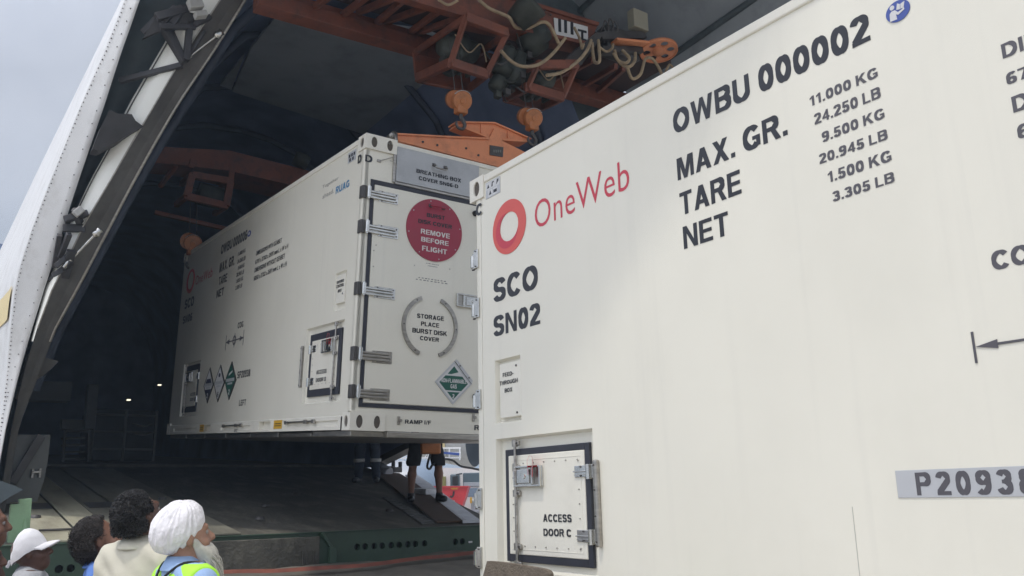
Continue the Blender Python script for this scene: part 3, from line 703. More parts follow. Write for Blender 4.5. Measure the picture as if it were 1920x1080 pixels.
# access door
def access_door(F, root, recess, gasket, tw, rows, handle, rod, guides, hinges, strip, flip=False, ribbon=True, dep=0.035):
    mb = MB()
    inn = (gasket[0] + tw[0], gasket[1] - tw[1], gasket[2] + tw[2], gasket[3] - tw[3])
    F.slab(mb, inn, -dep, -dep + 0.022, 0, 0.004)
    k = 0.025
    F.ring(mb, (inn[0] + k, inn[1] - k, inn[2] + k, inn[3] - k), (.004,) * 4, -dep + 0.022, -dep + 0.0235, 0)
    for i in range(7):
        for zz in (inn[2] + 0.045, inn[3] - 0.045): bolt(mb, F, inn[0] + 0.05 + (inn[1] - inn[0] - 0.1) * i / 6, zz, -dep + 0.022, 0.004, 1)
        for ss in (inn[0] + 0.045, inn[1] - 0.045): bolt(mb, F, ss, inn[2] + 0.05 + (inn[3] - inn[2] - 0.1) * i / 6, -dep + 0.022, 0.004, 1)
    door = mb.build('access_door', [M['white2'], M['zinc']], root)
    mb = MB(); F.ring(mb, gasket, tw, -dep, -dep + 0.018, 0); mb.build('gasket', M['seal'], door)
    h = -dep + 0.024
    for b_, r_ in rows: lettering(F, b_, r_, door, h=h, bold=0.02)
    lock_rod(F, rod[0], rod[1], h + 0.014, door, guides)
    paddle_handle(F, handle, h, door, flip)
    for r_, left in hinges: small_hinge(F, r_, h - 0.002, door, left)
    if ribbon:
        s, z = handle[0] + (handle[1] - handle[0]) * 0.74, handle[3]
        mb = MB()
        pts = [(s - 0.03, z - 0.05), (s - 0.034, z + 0.02), (s - 0.018, z + 0.05), (s + 0.012, z + 0.046), (s + 0.018, z + 0.01), (s + 0.010, z - 0.06)]
        mb.loft([[F.P(a - 0.011, b, h + 0.026), F.P(a + 0.011, b, h + 0.040)] for a, b in pts], 0)
        mb.build('ribbon', M['redtag'], door)
    if strip is not None:
        mb = MB(); u0, u1, z0, z1 = strip
        F.slab(mb, strip, 0.0, 0.028, 0, 0.008)
        for k in (.06, .35, .65, .94): bolt(mb, F, (u0 + u1) / 2, z0 + (z1 - z0) * k, 0.028, 0.005, 1)
        mb.build('door_stop', [M['zinc'], M['darksteel']], door)
    return door
g = NF.quad((947.7, 844), (1103.8, 829), (1115.5, 1066), (952, 1051.6), -.02)
gi = NF.quad((954, 855), (1095.5, 843.6), (1105, 1047.7), (959.4, 1040), -.02)
hd = NF.rect((966, 895), (1015.6, 895), (985, 913), (985, 873.5), 0)
rt, rb = NF.px(966, 828), NF.px(971, 1058)
st = NF.quad((1117, 862), (1124, 862), (1132, 1026), (1125, 1026))
access_door(NF, near, ad, g, (gi[0] - g[0], g[1] - gi[1], gi[2] - g[2], g[3] - gi[3]),
            [('ACCESS', NF.rect((1015, 972), (1068.3, 972), (1018, 978.5), (1017, 964))), ('DOOR C', NF.rect((1015.6, 998), (1067.5, 998), (1017, 1005), (1017, 991)))],
            hd, (rt, rb), (0.0, 0.14, 0.57, 0.78, 0.985),
            [(NF.quad((1074, 876), (1115.5, 868), (1116, 898), (1075, 897)), True), (NF.quad((1079, 996), (1121, 992), (1122, 1024), (1080, 1017)), True)], st)
# end-door hinges seen past the near corner
for (u0, v0, u1, v1) in [(890.5, 467, 899, 502), (892.4, 558, 901, 595), (895, 730, 904, 767), (897.6, 915, 906, 955), (897, 1025.6, 906, 1066)]:
    r = NF.rect((u0 + 1, v0), (u1, v0), (u1, v1), (u1, v0))
    mb = MB(); NF.slab(mb, r, 0.004, 0.016, 0, 0.003)
    zc, hh = (r[2] + r[3]) / 2, r[3] - r[2]
    k = r[0] - 0.035
    mb.cyl(NF.P(k, zc - hh * .36, -0.005), NF.P(k, zc + hh * .26, -0.005), 0.017, n=14)
    mb.cyl(NF.P(k, zc - hh * .50, -0.005), NF.P(k, zc - hh * .36, -0.005), 0.009, n=10, mi=1)
    for q in (.28, -.36): NF.slab(mb, (k, r[0] + 0.02, zc + hh * q - .012, zc + hh * q + .012), -0.016, 0.004, 0, 0.003)
    NF.slab(mb, (k + .02, r[0] + 0.02, zc - hh * .3, zc + hh * .2), -0.022, -0.012, 1, 0.003)
    for q in (.4, -.4): bolt(mb, NF, (r[0] + r[1]) / 2, zc + hh * q, 0.016, 0.005, 1)
    mb.build('door_hinge', [M['steel'], M['darksteel']], near)

# ------------------------------------------------------------------ far container hanging from the crane
FROT = (RZ(rad(0.327)) @ RX(rad(3.495)) @ RY(rad(0.418))).to_3x3()
far = empty('shipping_container', (3.0009, 6.6896, 2.3099), 'off-white container hanging from the orange crane, red disc on its end, marked SN06', 'container', 'white satellite transport containers', FROT)
FS = Face(far, (0, 0, 0), (0, -1, 0), (0, 0, 1), (-1, 0, 0))       # long side; s runs from -CL (deep end) to 0 (near corner)
FE = Face(far, (0, 0, 0), (1, 0, 0), (0, 0, 1), (0, -1, 0))        # end with the big door
eb = FS.quad((629, 512.6), (650.6, 506), (646.3, 577), (624.3, 585.6))
dD = FS.quad((575.5, 616), (644.5, 600), (638.7, 752.5), (565, 757.5))
dA = FS.quad((345, 683), (377, 674.5), (367.4, 779), (337, 781))
RAILZ = FS.px(600, 781)[1]
mb = MB()
FS.recessed(mb, -CL, -0.06, RAILZ, CH - 0.05, [(*eb, 0.02), (*dD, 0.03), (*dA, 0.03)], 0)
FS.slab(mb, (-0.058, 0.0, 0.15, CH - 0.12), -0.05, 0.004, 0, 0.012)
FE.recessed(mb, 0.0, CW, 0.0, CH - 0.02, [], 0)
mb.box((CW - 0.01, 0, 0), (CW, CL, CH)); mb.box((0, CL - 0.01, 0), (CW, CL, CH)); mb.box((0.002, 0.002, CH - 0.03), (CW - 0.002, CL - 0.002, CH - 0.006))
mb.build('body', M['white'], far, fix=False)
mb = MB()
FS.slab(mb, (-CL, -0.16, CH - 0.05, CH), -0.06, 0.010, 0, 0.006)
FE.slab(mb, (0.18, CW, CH - 0.045, CH - 0.002), -0.06, 0.012, 0, 0.006)
mb.build('top_rail', M['white2'], far)
# bottom rail: pressed bays, tie-down rings, yellow labels
pk1 = FS.quad((382, 797), (397, 796), (397, 811), (381, 812)); pk2 = FS.quad((488, 789.5), (510, 788.5), (509, 807.5), (487, 808.6))
bay1 = FS.px(341, 800)[0]; bay2 = FS.px(412, 800)[0]; bay3 = FS.px(478, 800)[0]; bay4 = FS.px(537, 800)[0]
mb = MB()
zt = RAILZ - 0.02
bays = [(-CL + 0.35, pk1[0] - .25, .03, zt - .03, .015), (*pk1[:2], max(pk1[2], .02), pk1[3], .05), (bay2 + .1, bay3 - .1, .03, zt - .03, .015), (*pk2[:2], max(pk2[2], .02), pk2[3], .05), (bay4, -0.22, .03, zt - .02, .015)]
FR = Face(far, (-0.016, 0, 0), (0, -1, 0), (0, 0, 1), (-1, 0, 0))
FR.recessed(mb, -CL, -0.16, 0.0, zt, bays, 0, 0.008)
mb.add([FS.P(-CL, RAILZ, 0), FS.P(-.16, RAILZ, 0), FR.P(-.16, zt, 0), FR.P(-CL, zt, 0)], [(0, 1, 2, 3)], 0)
mb.build('bottom_rail', M['white2'], far, fix=False)
mb = MB()
for k in range(7): mb.bbox((0.03, 0.05 + k * 0.86, -0.052), (CW - .03, 0.05 + k * 0.86 + (.80 if k % 2 else .83), -0.004 - .012 * (k % 2)), 0.004)
mb.bbox((0.34, -0.01, -0.055), (CW - 0.03, 0.045, -0.004), 0.006)
mb.build('underframe', M['zinc'], far)
for (a, b) in (((374.3, 796), (381.4, 809.6)), ((513, 787.6), (528.4, 803.8))):
    r = FR.rect((a[0], b[1]), (b[0], b[1]), (b[0], b[1]), (b[0], a[1])); mb = MB(); FR.slab(mb, r, 0.001, 0.003, 0, 0.001)
    w, d = r[1] - r[0], r[3] - r[2]
    for k in (.3, .55): FR.slab(mb, (r[0] + w * .12, r[1] - w * .12, r[2] + d * k, r[2] + d * (k + .1)), 0.003, 0.0035, 1, 0.0002)
    mb.build('yellow_label', [M['yellow'], M['black']], far)
for (a, b) in (((420, 799), (453, 797)), ((538, 792.5), (589, 790))):
    p, q = FR.px(*a), FR.px(*b); mb = MB()
    mb.cyl(FR.P(*p, .012), FR.P(*q, .012), 0.009, n=8)
    for k in (0.0, .72, 1.0):
        s, z = p[0] + (q[0] - p[0]) * k, p[1] + (q[1] - p[1]) * k
        FR.slab(mb, (s - .03, s + .03, z - .018, z + .018), 0, 0.02, 0, 0.004)
    mb.build('lashing_bar', M['zinc'], far)
lettering(FR, 'GFZ', FR.rect((439, 808), (445, 808), (440, 810), (440, 805)), far, bold=0.01)
casting(far, -0.012, -0.022, CH - 0.125, 0.31, 0.16, 0.137, True, 2)
casting(far, -0.014, -0.022, -0.004, 0.325, 0.16, 0.15, True, 2)
casting(far, -0.012, CL - 0.16, CH - 0.12, 0.18, 0.17, 0.128, True, 0)
casting(far, -0.020, CL - 0.16, -0.004, 0.18, 0.17, 0.15, True, 0)
for body_, L_, R_, B_, T_ in [
    ('OWBU 000006', (415, 466), (463.7, 440), (417.4, 475.6), (418.5, 458)),
    ('MAX. GR.', (412, 501.5), (439.6, 492), (412.8, 510.7), (412.8, 493.5)),
    ('TARE', (410.6, 525.6), (426, 522), (411.5, 534.4), (410.6, 520)),
    ('NET', (406, 553), (419.6, 550), (406.3, 559), (407, 544.5)),
    ('11.000 KG', (446, 477), (460.4, 470), (447, 480), (447, 473)),
    ('24.250 LB', (445.5, 491), (460, 485), (446, 494.5), (446, 487)),
    ('9.500 KG', (446, 504), (458.4, 498), (446, 506.5), (446, 499.5)),
    ('20.945 LB', (443.4, 517), (457.6, 511), (443.7, 519.5), (443.7, 512)),
    ('1.500 KG', (442.2, 529), (456, 524), (442.4, 531.5), (442.4, 524.5)),
    ('3.305 LB', (441.5, 541.5), (454, 537), (441.8, 544), (441.8, 536.7)),
    ('DIMENSIONS WITH GENSET', (480.7, 475.5), (529, 450.5), (481.3, 479), (480.7, 471.5)),
    ('6701 x 2702 x 2591 mm L x W x H', (479, 493), (540.5, 460.7), (479.4, 495.5), (479.4, 487.8)),
    ('DIMENSIONS WITHOUT GENSET', (477.6, 507), (534.4, 480), (478, 511), (478, 502.6)),
    ('6058 x 2702 x 2591 mm L x W x H', (476.3, 522.8), (537.8, 494), (476.6, 526.5), (476.6, 518.3)),
    ('SCO', (346.5, 572), (363.7, 566), (348, 579.6), (361.6, 555.6)),
    ('SN06', (343, 601.5), (360, 600), (345, 607), (359, 586.7)),
    ('COG', (446, 610.7), (456.3, 610), (447, 616), (448, 604.5)),
    ('SP20938', (445, 705.6), (469, 705), (445.5, 710), (468.3, 692)),
    ('LEFT', (448.5, 756), (461.3, 755), (449, 761), (460.5, 748.7))]:
    lettering(FS, body_, FS.rect(L_, R_, B_, T_), far, bold=0.012 if 'x' in body_ or 'DIM' in body_ else 0.02)
mb = MB(); r = FS.rect((464.5, 438), (470.6, 438), (467.4, 443.5), (467.4, 432.5))
FS.ellipse(mb, r, 0.001, 0.003, 0)
FS.ellipse(mb, (r[0] + (r[1] - r[0]) * .25, r[1] - (r[1] - r[0]) * .25, r[2] + (r[3] - r[2]) * .25, r[3] - (r[3] - r[2]) * .25), 0.003, 0.004, 1)
mb.build('manual_sticker', [M['blue'], M['placwhite']], far)
ring_logo(FS, FS.rect((350.4, 527), (365, 527), (355.4, 549.6), (359, 505)), FS.rect((353, 527), (362.6, 527), (355.6, 543), (358.6, 510)), far)
lettering(FS, 'OneWeb', FS.rect((367, 525.6), (398.5, 510.7), (370, 533), (395.6, 502.4)), far, 'red_logo', bold=0.0, name='logo_lettering')
lettering(FS, 'Together', FS.rect((605, 350), (634.7, 335), (605.6, 355.5), (634, 330.5)), far, 'grey_letter', bold=-0.006)
lettering(FS, 'ahead.', FS.rect((605, 369), (625.7, 361), (605.6, 373), (624, 354)), far, 'grey_letter', bold=-0.006)
lettering(FS, 'RUAG', FS.rect((630, 355), (655.3, 345), (631, 363.5), (654, 337)), far, 'skyblue', bold=0.012)
lettering(FS, 'D', FS.rect((672, 300), (678.4, 300), (673, 307), (673, 292)), far, h=0.0065, bold=0.03)
mb = MB(); r = FS.rect((653.4, 290), (668, 290), (660, 303), (660, 284)); FS.slab(mb, r, 0.001, 0.003, 0, 0.001)
w, d = r[1] - r[0], r[3] - r[2]
for a, b in ((.1, .5), (.4, .5), (.7, .5), (.2, .1), (.55, .1)): FS.slab(mb, (r[0] + w * a, r[0] + w * (a + .2), r[2] + d * b, r[2] + d * (b + .3)), 0.003, 0.004, 1, 0.0002)
mb.build('pictogram_sticker', [M['silver'], M['black']], far)
mb = MB()   # balance-point mark with a double arrow
p, q = FS.px(423.8, 643), FS.px(456.8, 632.6); c = ((p[0] + q[0]) / 2, (p[1] + q[1]) / 2)
FS.slab(mb, (p[0], q[0], c[1] - .007, c[1] + .007), 0.001, 0.003, 0, 0.0005)
for e, sg in ((p[0], 1), (q[0], -1)):
    FS.poly(mb, [(e, c[1]), (e + sg * .13, c[1] + .03), (e + sg * .13, c[1] - .03)], 0.001, 0.0035)
    FS.slab(mb, (e - .006, e + .006, c[1] - .09, c[1] + .09), 0.001, 0.003, 0, 0.0005)
FS.ellipse(mb, (c[0] - .06, c[0] + .06, c[1] - .06, c[1] + .06), 0.003, 0.0045, 0, (c[0] - .04, c[0] + .04, c[1] - .04, c[1] + .04))
FS.slab(mb, (c[0] - .007, c[0] + .007, c[1] - .085, c[1] + .085), 0.001, 0.0025, 0, 0.0005)
mb.build('balance_mark', M['grey_letter'], far)
# three diamond placards on the long side
for i, (t_, l_, r_, b_) in enumerate([((395, 689), (383.5, 721), (401.4, 724), (390, 756)), ((414.4, 684), (402, 723), (422.4, 717), (409, 754)), ((435, 678), (422.8, 713), (444, 713), (430, 750))]):
    s0, s1 = FS.px(*l_)[0], FS.px(*r_)[0]; z1, z0 = FS.px(*t_)[1], FS.px(*b_)[1]
    cs, cz, a, b = (s0 + s1) / 2, (z0 + z1) / 2, (s1 - s0) / 2, (z1 - z0) / 2
    dia = lambda k, y0=-1, y1=1: [(cs + a * k * x, cz + b * k * y) for x, y in ([(0, -1), (1, 0), (0, 1), (-1, 0)] if (y0, y1) == (-1, 1) else [(-(1 - abs(y0)), y0), ((1 - abs(y0)), y0)] + ([(1, 0)] if y0 < 0 < y1 else []) + [((1 - abs(y1)), y1), (-(1 - abs(y1)), y1)] + ([(-1, 0)] if y0 < 0 < y1 else []))]
    mb = MB()
    FS.poly(mb, dia(1.0), 0.002, 0.010, 0); FS.poly(mb, dia(0.84), 0.010, 0.0115, 1 if i < 2 else 2)
    if i == 0: FS.poly(mb, dia(0.86, -.97, -.28), 0.0115, 0.0125, 3); FS.poly(mb, dia(.7, .16, .5), 0.0115, 0.0125, 3)
    if i == 1: FS.ellipse(mb, (cs - a * .18, cs + a * .18, cz + b * .32, cz + b * .55), 0.0115, 0.0125, 3, n=16)
    if i == 2: FS.poly(mb, [(cs - a * .3, cz + b * .26), (cs + a * .28, cz + b * .42), (cs + a * .3, cz + b * .52), (cs - a * .25, cz + b * .38)], 0.0115, 0.0125, 1)
    FS.slab(mb, (cs - a * .72, cs + a * .72, cz - b * .05, cz + b * .12), 0.0115, 0.0122, 4, 0.0003)
    FS.slab(mb, (cs - a * .4, cs + a * .4, cz - b * .2, cz - b * .1), 0.0115, 0.0122, 4, 0.0003)
    lettering(FS, '269'[i] if i < 2 else '2', (cs - a * .12, cs + a * .12, cz - b * .72, cz - b * .45), mb.build('hazard_placard', [M['darksteel'], M['placwhite'], M['green'], M['navy'], M['silver']], far), ['placwhite', 'black', 'placwhite'][i], h=0.0135)
# envelope control box cover, access doors
mb = MB(); FS.slab(mb, (eb[0] + .05, eb[1] - .015, eb[2] + .06, eb[3] - .03), -0.02, 0.004, 0, 0.004)
bolt(mb, FS, eb[1] - .05, eb[2] + .14, 0.004, 0.012, 1)
eo = mb.build('control_box_cover', [M['white2'], M['steel']], far)
for b_, L_, R_, B_, T_ in [('ENVIRO', (632.7, 530), (645.7, 528), (633, 533), (633, 527.5)), ('CONTROL', (631.5, 537), (646, 535), (631.5, 541), (631.5, 535.5)), ('BOX', (634.6, 546), (641.5, 545), (634.6, 549), (634.6, 543.5))]:
    lettering(FS, b_, FS.rect(L_, R_, B_, T_), eo, h=0.006, bold=0.008)
g = FS.quad((584.5, 628.7), (643.2, 613.5), (635, 738.7), (576, 745.5), -.02)
access_door(FS, far, dD, g, (.06, .06, .065, .065),
            [('ACCESS', FS.rect((592, 698), (611, 695), (592.5, 702), (610.5, 691.2))), ('DOOR D', FS.rect((591, 713), (610, 710), (591.7, 716.5), (609, 706.5)))],
            FS.rect((605.5, 650), (625, 650), (615, 661), (615, 636.5)), (FS.px(632.5, 606), FS.px(622, 747.5)), (0.0, 0.15, 0.60, 0.8, 0.99),
            [(FS.rect((578, 656), (591.5, 656), (585, 663), (585, 648.5)), False), (FS.rect((573.5, 717), (586.5, 717), (580, 724.5), (580, 709.5)), False)],
            FS.rect((566.3, 688), (568.6, 688), (565.5, 727), (570.5, 649)), True, True, 0.03)
g = FS.quad((349, 687), (375, 682.5), (366, 771.5), (342.5, 774), -.02)
access_door(FS, far, dA, g, (.03, .03, .075, .075),
            [('ACCESS', FS.rect((356, 740), (365.4, 739), (356.7, 742.4), (356.7, 736.7))), ('DOOR A', FS.rect((355, 750), (364.5, 749), (355.7, 752.5), (355.7, 746.5)))],
            FS.rect((350, 708), (361, 708), (355, 717), (355, 698.5)), (FS.px(351.5, 685), FS.px(345.5, 777.5)), (0.0, 0.15, 0.60, 0.8, 0.99),
            [(FS.rect((368, 706), (375.5, 706), (372, 711), (372, 699)), True), (FS.rect((364, 749), (371, 749), (367, 754), (367, 743)), True)], None, False, False, 0.03)
# ---- end face
lettering(FE, 'D', FE.rect((684.4, 297), (698, 297), (686, 303), (685, 289.6)), far, h=0.004, bold=0.03)
mb = MB(); r = FE.quad((747, 275), (898, 311), (891, 372), (741.6, 338.8), .03)
FE.slab(mb, (r[0], r[1] + .02, r[2], r[3]), 0.0, 0.03, 0, 0.004)
FE.slab(mb, (r[0] - .005, r[1] + .02, r[2] - .025, r[2] - .002), 0.0, 0.022, 1, 0.004)
FE.slab(mb, (r[0] - .028, r[0] - .002, r[2] - .01, r[3] - .02), 0.0, 0.02, 1, 0.004)
bc = mb.build('breathing_box_cover', [M['alu'], M['zinc']], far)
for b_, L_, R_, B_, T_ in [('BREATHING BOX', (780.6, 320), (864.4, 340), (781, 323.8), (781, 316.3)), ('COVER SN06-D', (785, 333), (859, 350), (785.6, 337.2), (785.6, 330))]:
    lettering(FE, b_, FE.rect(L_, R_, B_, T_, .03), bc, h=0.033, bold=0.025)
def grab(F, u0, u1, z, h, parent, mat='zinc', drop=.035):
    mb = MB()
    mb.tube([F.P(u0, z, h), F.P(u0, z - drop * .3, h + .03), F.P(u0 + .012, z - drop, h + .045), F.P(u1 - .012, z - drop, h + .045), F.P(u1, z - drop * .3, h + .03), F.P(u1, z, h)], 0.008, 8)
    for u in (u0, u1): F.slab(mb, (u - .018, u + .018, z - .016, z + .016), h, h + .008, 1, 0.004)
    return mb.build('grab_handle', [M[mat], M['darksteel']], parent)
a, b = FE.px(813.5, 309, .03), FE.px(834.5, 315, .03)
grab(FE, a[0], b[0], (a[1] + b[1]) / 2, 0.03, bc)
mb = MB()   # lanyard of the cover
a, b, c = FE.px(710, 302), FE.px(741, 294), FE.px(742, 322)
mb.tube([FE.P(*a, .01), FE.P(a[0] + .05, a[1] + .02, .02), FE.P(*b, .02)], 0.004, 6); mb.tube([FE.P(a[0] + .1, a[1] + .02, .02), FE.P(b[0] - .01, (b[1] + c[1]) / 2, .03), FE.P(*c, .02)], 0.003, 6)
FE.slab(mb, (a[0] - .02, a[0] + .02, a[1] - .012, a[1] + .012), 0, .015, 0, 0.004)
mb.build('lanyard', M['zinc'], bc)
# big door with gasket and hinges
gl = FE.px(670, 764.7)[0] * .5 + FE.px(696, 335)[0] * .5
gz1 = FE.px(697, 335)[1] * .5 + FE.px(891, 379)[1] * .5; gz0 = FE.px(672, 765)[1] * .5 + FE.px(894, 773)[1] * .5
gl1 = CW - gl
mb = MB(); FE.slab(mb, (gl + .04, gl1 - .04, gz0 + .04, gz1 - .045), 0.0, 0.012, 0, 0.004)
for q in ((700, 470), (704, 460), (699, 500), (776, 498), (842, 505), (700, 540)): bolt(mb, FE, *FE.px(*q), 0.012, 0.006, 1)
ed = mb.build('end_door', [M['white'], M['zinc']], far)
mb = MB(); FE.ring(mb, (gl, gl1, gz0, gz1), (.036, .036, .036, .046), 0.001, 0.010, 0); mb.build('gasket', M['seal'], ed)
for i, (k, arm) in enumerate([((673, 348, 684, 371.6), (689, 355, 746, 378)), ((669.5, 412, 681, 437), (686, 419, 746, 443)), ((662, 528.5, 675, 553), (678, 534, 740, 557)), ((653.5, 649, 665, 675.5), (676, 653.6, 734, 676)), ((649, 720.6, 661, 746.5), (672, 724.6, 730, 747))]):
    dull = i > 2
    kz1, kz0 = FE.px(k[2], k[1])[1], FE.px(k[2], k[3])[1]
    ks1 = FE.px(k[2], k[1])[0]
    za, zb = FE.px(arm[2], arm[1] + 5)[1], FE.px(arm[2], arm[3])[1]
    s0, s1 = FE.px(arm[0], arm[1])[0], FE.px(arm[2], arm[1])[0]
    zc = (kz0 + kz1) / 2; hw = max(.03, (kz1 - kz0) / 2)
    mb = MB()
    FE.slab(mb, (-.012, .024, zc - hw, zc + hw), .004, .018, 2, .004)
    FS.slab(mb, (-.05, .012, zc - hw, zc + hw), .004, .016, 2, .004)
    mb.cyl(FE.P(.045, zc - hw * .85, .028), FE.P(.045, zc + hw * .85, .028), .019, n=14)
    mb.cyl(FE.P(.045, zc - hw * 1.05, .028), FE.P(.045, zc + hw * 1.05, .028), .010, n=10)
    mi = 1 if dull else 0
    pw = hw * .95
    mid = s0 + (s1 - s0) * .36
    FE.slab(mb, (mid, s1, zc - pw - .012, zc + pw - .02), .012, .018, mi, .003)
    for q in (-.52, 0, .45): FE.slab(mb, (.05, s1 - .02 if q == 0 else s1 - .03, zc + pw * q - .013 - .012, zc + pw * q + .010 - .012), .018, .032, mi, .006)
    FE.slab(mb, (.05, mid, zc - pw * .7 - .012, zc + pw * .6 - .012), .014, .022, mi, .004)
    for q in (-.6, .55): bolt(mb, FE, s1 - .02, zc + pw * q - .012, .018, .008, 0 if dull else 2); bolt(mb, FE, mid + .03, zc + pw * q * 1.3 - .012, .018, .008, 0 if dull else 2)
    mb.build('hinge', [M['steel'], M['zinc'], M['darksteel']], ed)
# red burst-disc cover
c0 = FE.px(813, 432.5); rr = (FE.px(864.7, 441)[0] - FE.px(761, 421)[0]) / 2
mb = MB(); disc = (c0[0] - rr, c0[0] + rr, c0[1] - rr, c0[1] + rr)
FE.ellipse(mb, disc, 0.012, 0.022, 0, n=64)
for k in range(8):
    t = k * math.pi / 4 + .2; bolt(mb, FE, c0[0] + rr * .93 * math.cos(t), c0[1] + rr * .93 * math.sin(t), 0.022, .006, 1)
bd = mb.build('burst_disc_cover', [M['discred'], M['silver']], far)
a, b = FE.px(804.5, 386.5), FE.px(829, 392)
grab(FE, a[0], b[0], (a[1] + b[1]) / 2, .022, bd, 'discred', .01)
for b_, L_, R_, B_, T_, m_ in [('BURST', (797.8, 404), (831.6, 410), (797.8, 407.4), (797.8, 399.8), 'black'), ('DISK COVER', (782, 414), (845, 424), (783, 418.8), (783, 411), 'black'),
                               ('REMOVE', (786.7, 434), (841, 440), (787.3, 438.8), (787.3, 429.4), 'discletter'), ('BEFORE', (787.3, 449), (838.8, 455), (787.7, 453.3), (787.7, 444.4), 'discletter'), ('FLIGHT', (789, 466), (835.7, 471), (789.6, 470.5), (789.6, 461), 'discletter')]:
    lettering(FE, b_, FE.rect(L_, R_, B_, T_), bd, m_, h=.0245, bold=0.025)
for b_, L_, R_, B_, T_ in [('STORAGE', (780.5, 592), (831, 596), (781, 596.2), (781, 587.8)), ('PLACE', (788, 607), (822, 609), (788.6, 611), (788.6, 602.8)), ('BURST DISK', (771.7, 619), (836.9, 624), (772, 623.5), (772, 614.7)), ('COVER', (786, 634), (821.7, 637), (786.7, 637.9), (786.7, 630))]:
    lettering(FE, b_, FE.rect(L_, R_, B_, T_), ed, h=.0145, bold=0.018)
for (u0, v0, u1, v1) in ((797.5, 494, 822, 497.5), (801, 498.6, 819, 501.5), (783, 521, 836, 528), (778, 524.5, 839, 532)):   # fine print
    a, b = FE.px(u0, v0), FE.px(u1, v1); mb = MB(); n = 9; z = (a[1] + b[1]) / 2
    for k in range(n):
        x0 = a[0] + (b[0] - a[0]) * (k + .08) / n; x1 = a[0] + (b[0] - a[0]) * (k + .55 + .35 * ((k * 7) % 3) / 3) / n
        FE.slab(mb, (x0, x1, z - .0035, z + .0035), .012, .0126, 0, .0002)
    mb.build('fine_print', M['grey_letter'], ed)
ac = FE.px(804.5, 613); ar = (FE.px(856.5, 613)[0] - FE.px(752.5, 613)[0]) / 2 - .016
for sgn in (1, -1):
    mb = MB(); n = 24; vs = []
    for i in range(n + 1):
        t = rad(-68 + 136 * i / n) if sgn > 0 else rad(112 + 136 * i / n)
        for (rr2, h) in ((ar - .017, .012), (ar + .017, .012), (ar + .017, .030), (ar - .017, .030)):
            vs.append(FE.P(ac[0] + rr2 * math.cos(t), ac[1] + rr2 * math.sin(t), h))
    fs = [(i * 4 + k, i * 4 + (k + 1) % 4, i * 4 + 4 + (k + 1) % 4, i * 4 + 4 + k) for i in range(n) for k in range(4)] + [(0, 1, 2, 3), (n * 4, n * 4 + 1, n * 4 + 2, n * 4 + 3)]
    mb.add(vs, fs, 0)
    for i in (2, 12, 22):
        t = rad(-68 + 136 * i / n) if sgn > 0 else rad(112 + 136 * i / n)
        bolt(mb, FE, ac[0] + ar * math.cos(t), ac[1] + ar * math.sin(t), .030, .007, 1)
    mb.build('storage_bracket', [M['zinc'], M['darksteel']], ed)
# green placard in its flip frame
t_, l_, r_, b_ = FE.px(850.5, 679), FE.px(813.5, 716.5), FE.px(882.3, 718.5), FE.px(845.5, 758)
cs, cz = (l_[0] + r_[0]) / 2, (t_[1] + b_[1]) / 2; a = ((r_[0] - l_[0]) / 2 + (t_[1] - b_[1]) / 2) / 2
D = lambda k, pts: [(cs + a * k * x, cz + a * k * y) for x, y in pts]
mb = MB()
FE.poly(mb, D(1, [(0, -1), (1, 0), (0, 1), (-1, 0)]), .012, .020, 0)
FE.poly(mb, D(.90, [(0, -1), (1, 0), (0, 1), (-1, 0)]), .020, .0215, 1)
FE.poly(mb, D(.82, [(-.42, .50), (.42, .50), (0, 1 - .04)]), .0215, .0225, 2)
FE.poly(mb, D(.82, [(-.56, .40), (.56, .40), (.96, 0), (.52, -.44), (-.52, -.44), (-.96, 0)]), .0215, .0225, 2)
FE.poly(mb, D(.82, [(-.42, -.52), (.42, -.52), (0, -1 + .04)]), .0215, .0225, 2)
FE.poly(mb, D(.82, [(-.38, .44), (.40, .66), (.47, .60), (.42, .50), (-.2, .42)]), .0225, .0235, 1)
FE.poly(mb, D(1, [(.02, 1.02), (.10, 1.12), (1.02, .18), (.98, .02)]), .014, .030, 0)
for q in (.25, .8): bolt(mb, FE, cs + a * (.06 + .94 * q), cz + a * (1.07 - .97 * q), .030, .008, 3)
gp = mb.build('hazard_placard', [M['silver'], M['placwhite'], M['green'], M['darksteel']], far)
lettering(FE, 'NON-FLAMMABLE', (cs - a * .70, cs + a * .70, cz + a * .0, cz + a * .19), gp, 'placwhite', h=.0235, bold=0.005)
lettering(FE, 'GAS', (cs - a * .17, cs + a * .17, cz - a * .26, cz - a * .06), gp, 'placwhite', h=.0235, bold=0.005)
lettering(FE, '2', (cs - a * .055, cs + a * .055, cz - a * .72, cz - a * .52), gp, 'placwhite', h=.0235, bold=0.01)
paddle_handle(FE, FE.rect((853, 563), (895, 566), (893, 580), (855, 550.5)), .014, ed, True)
lettering(FE, 'RAMP I/F', FE.rect((759, 790), (808, 793), (759.4, 794.3), (759.4, 786.6)), far, h=.003, bold=0.03)
lettering(FE, 'RAMP I/F', (FE.px(889.2, 800)[0], FE.px(889.2, 800)[0] + .37, FE.px(890, 806.5)[1], FE.px(890, 797)[1]), far, h=.003, bold=0.03)
for q in ((748, 788.5), (888, 783)):
    s, z = FE.px(*q); mb = MB(); FE.slab(mb, (s - .018, s + .006, z - .035, z + .035), 0, .014, 0, .003); mb.cyl(FE.P(s + .008, z, 0), FE.P(s + .008, z, .022), .014, n=10); mb.build('ramp_socket', M['zinc'], far)
for q in ((889, 744), (889, 401)):
    s, z = FE.px(*q); mb = MB(); mb.cyl(FE.P(s, z, .012), FE.P(s, z, .05), .028, .024, 16); mb.build('door_buffer', M['tyre'], ed)

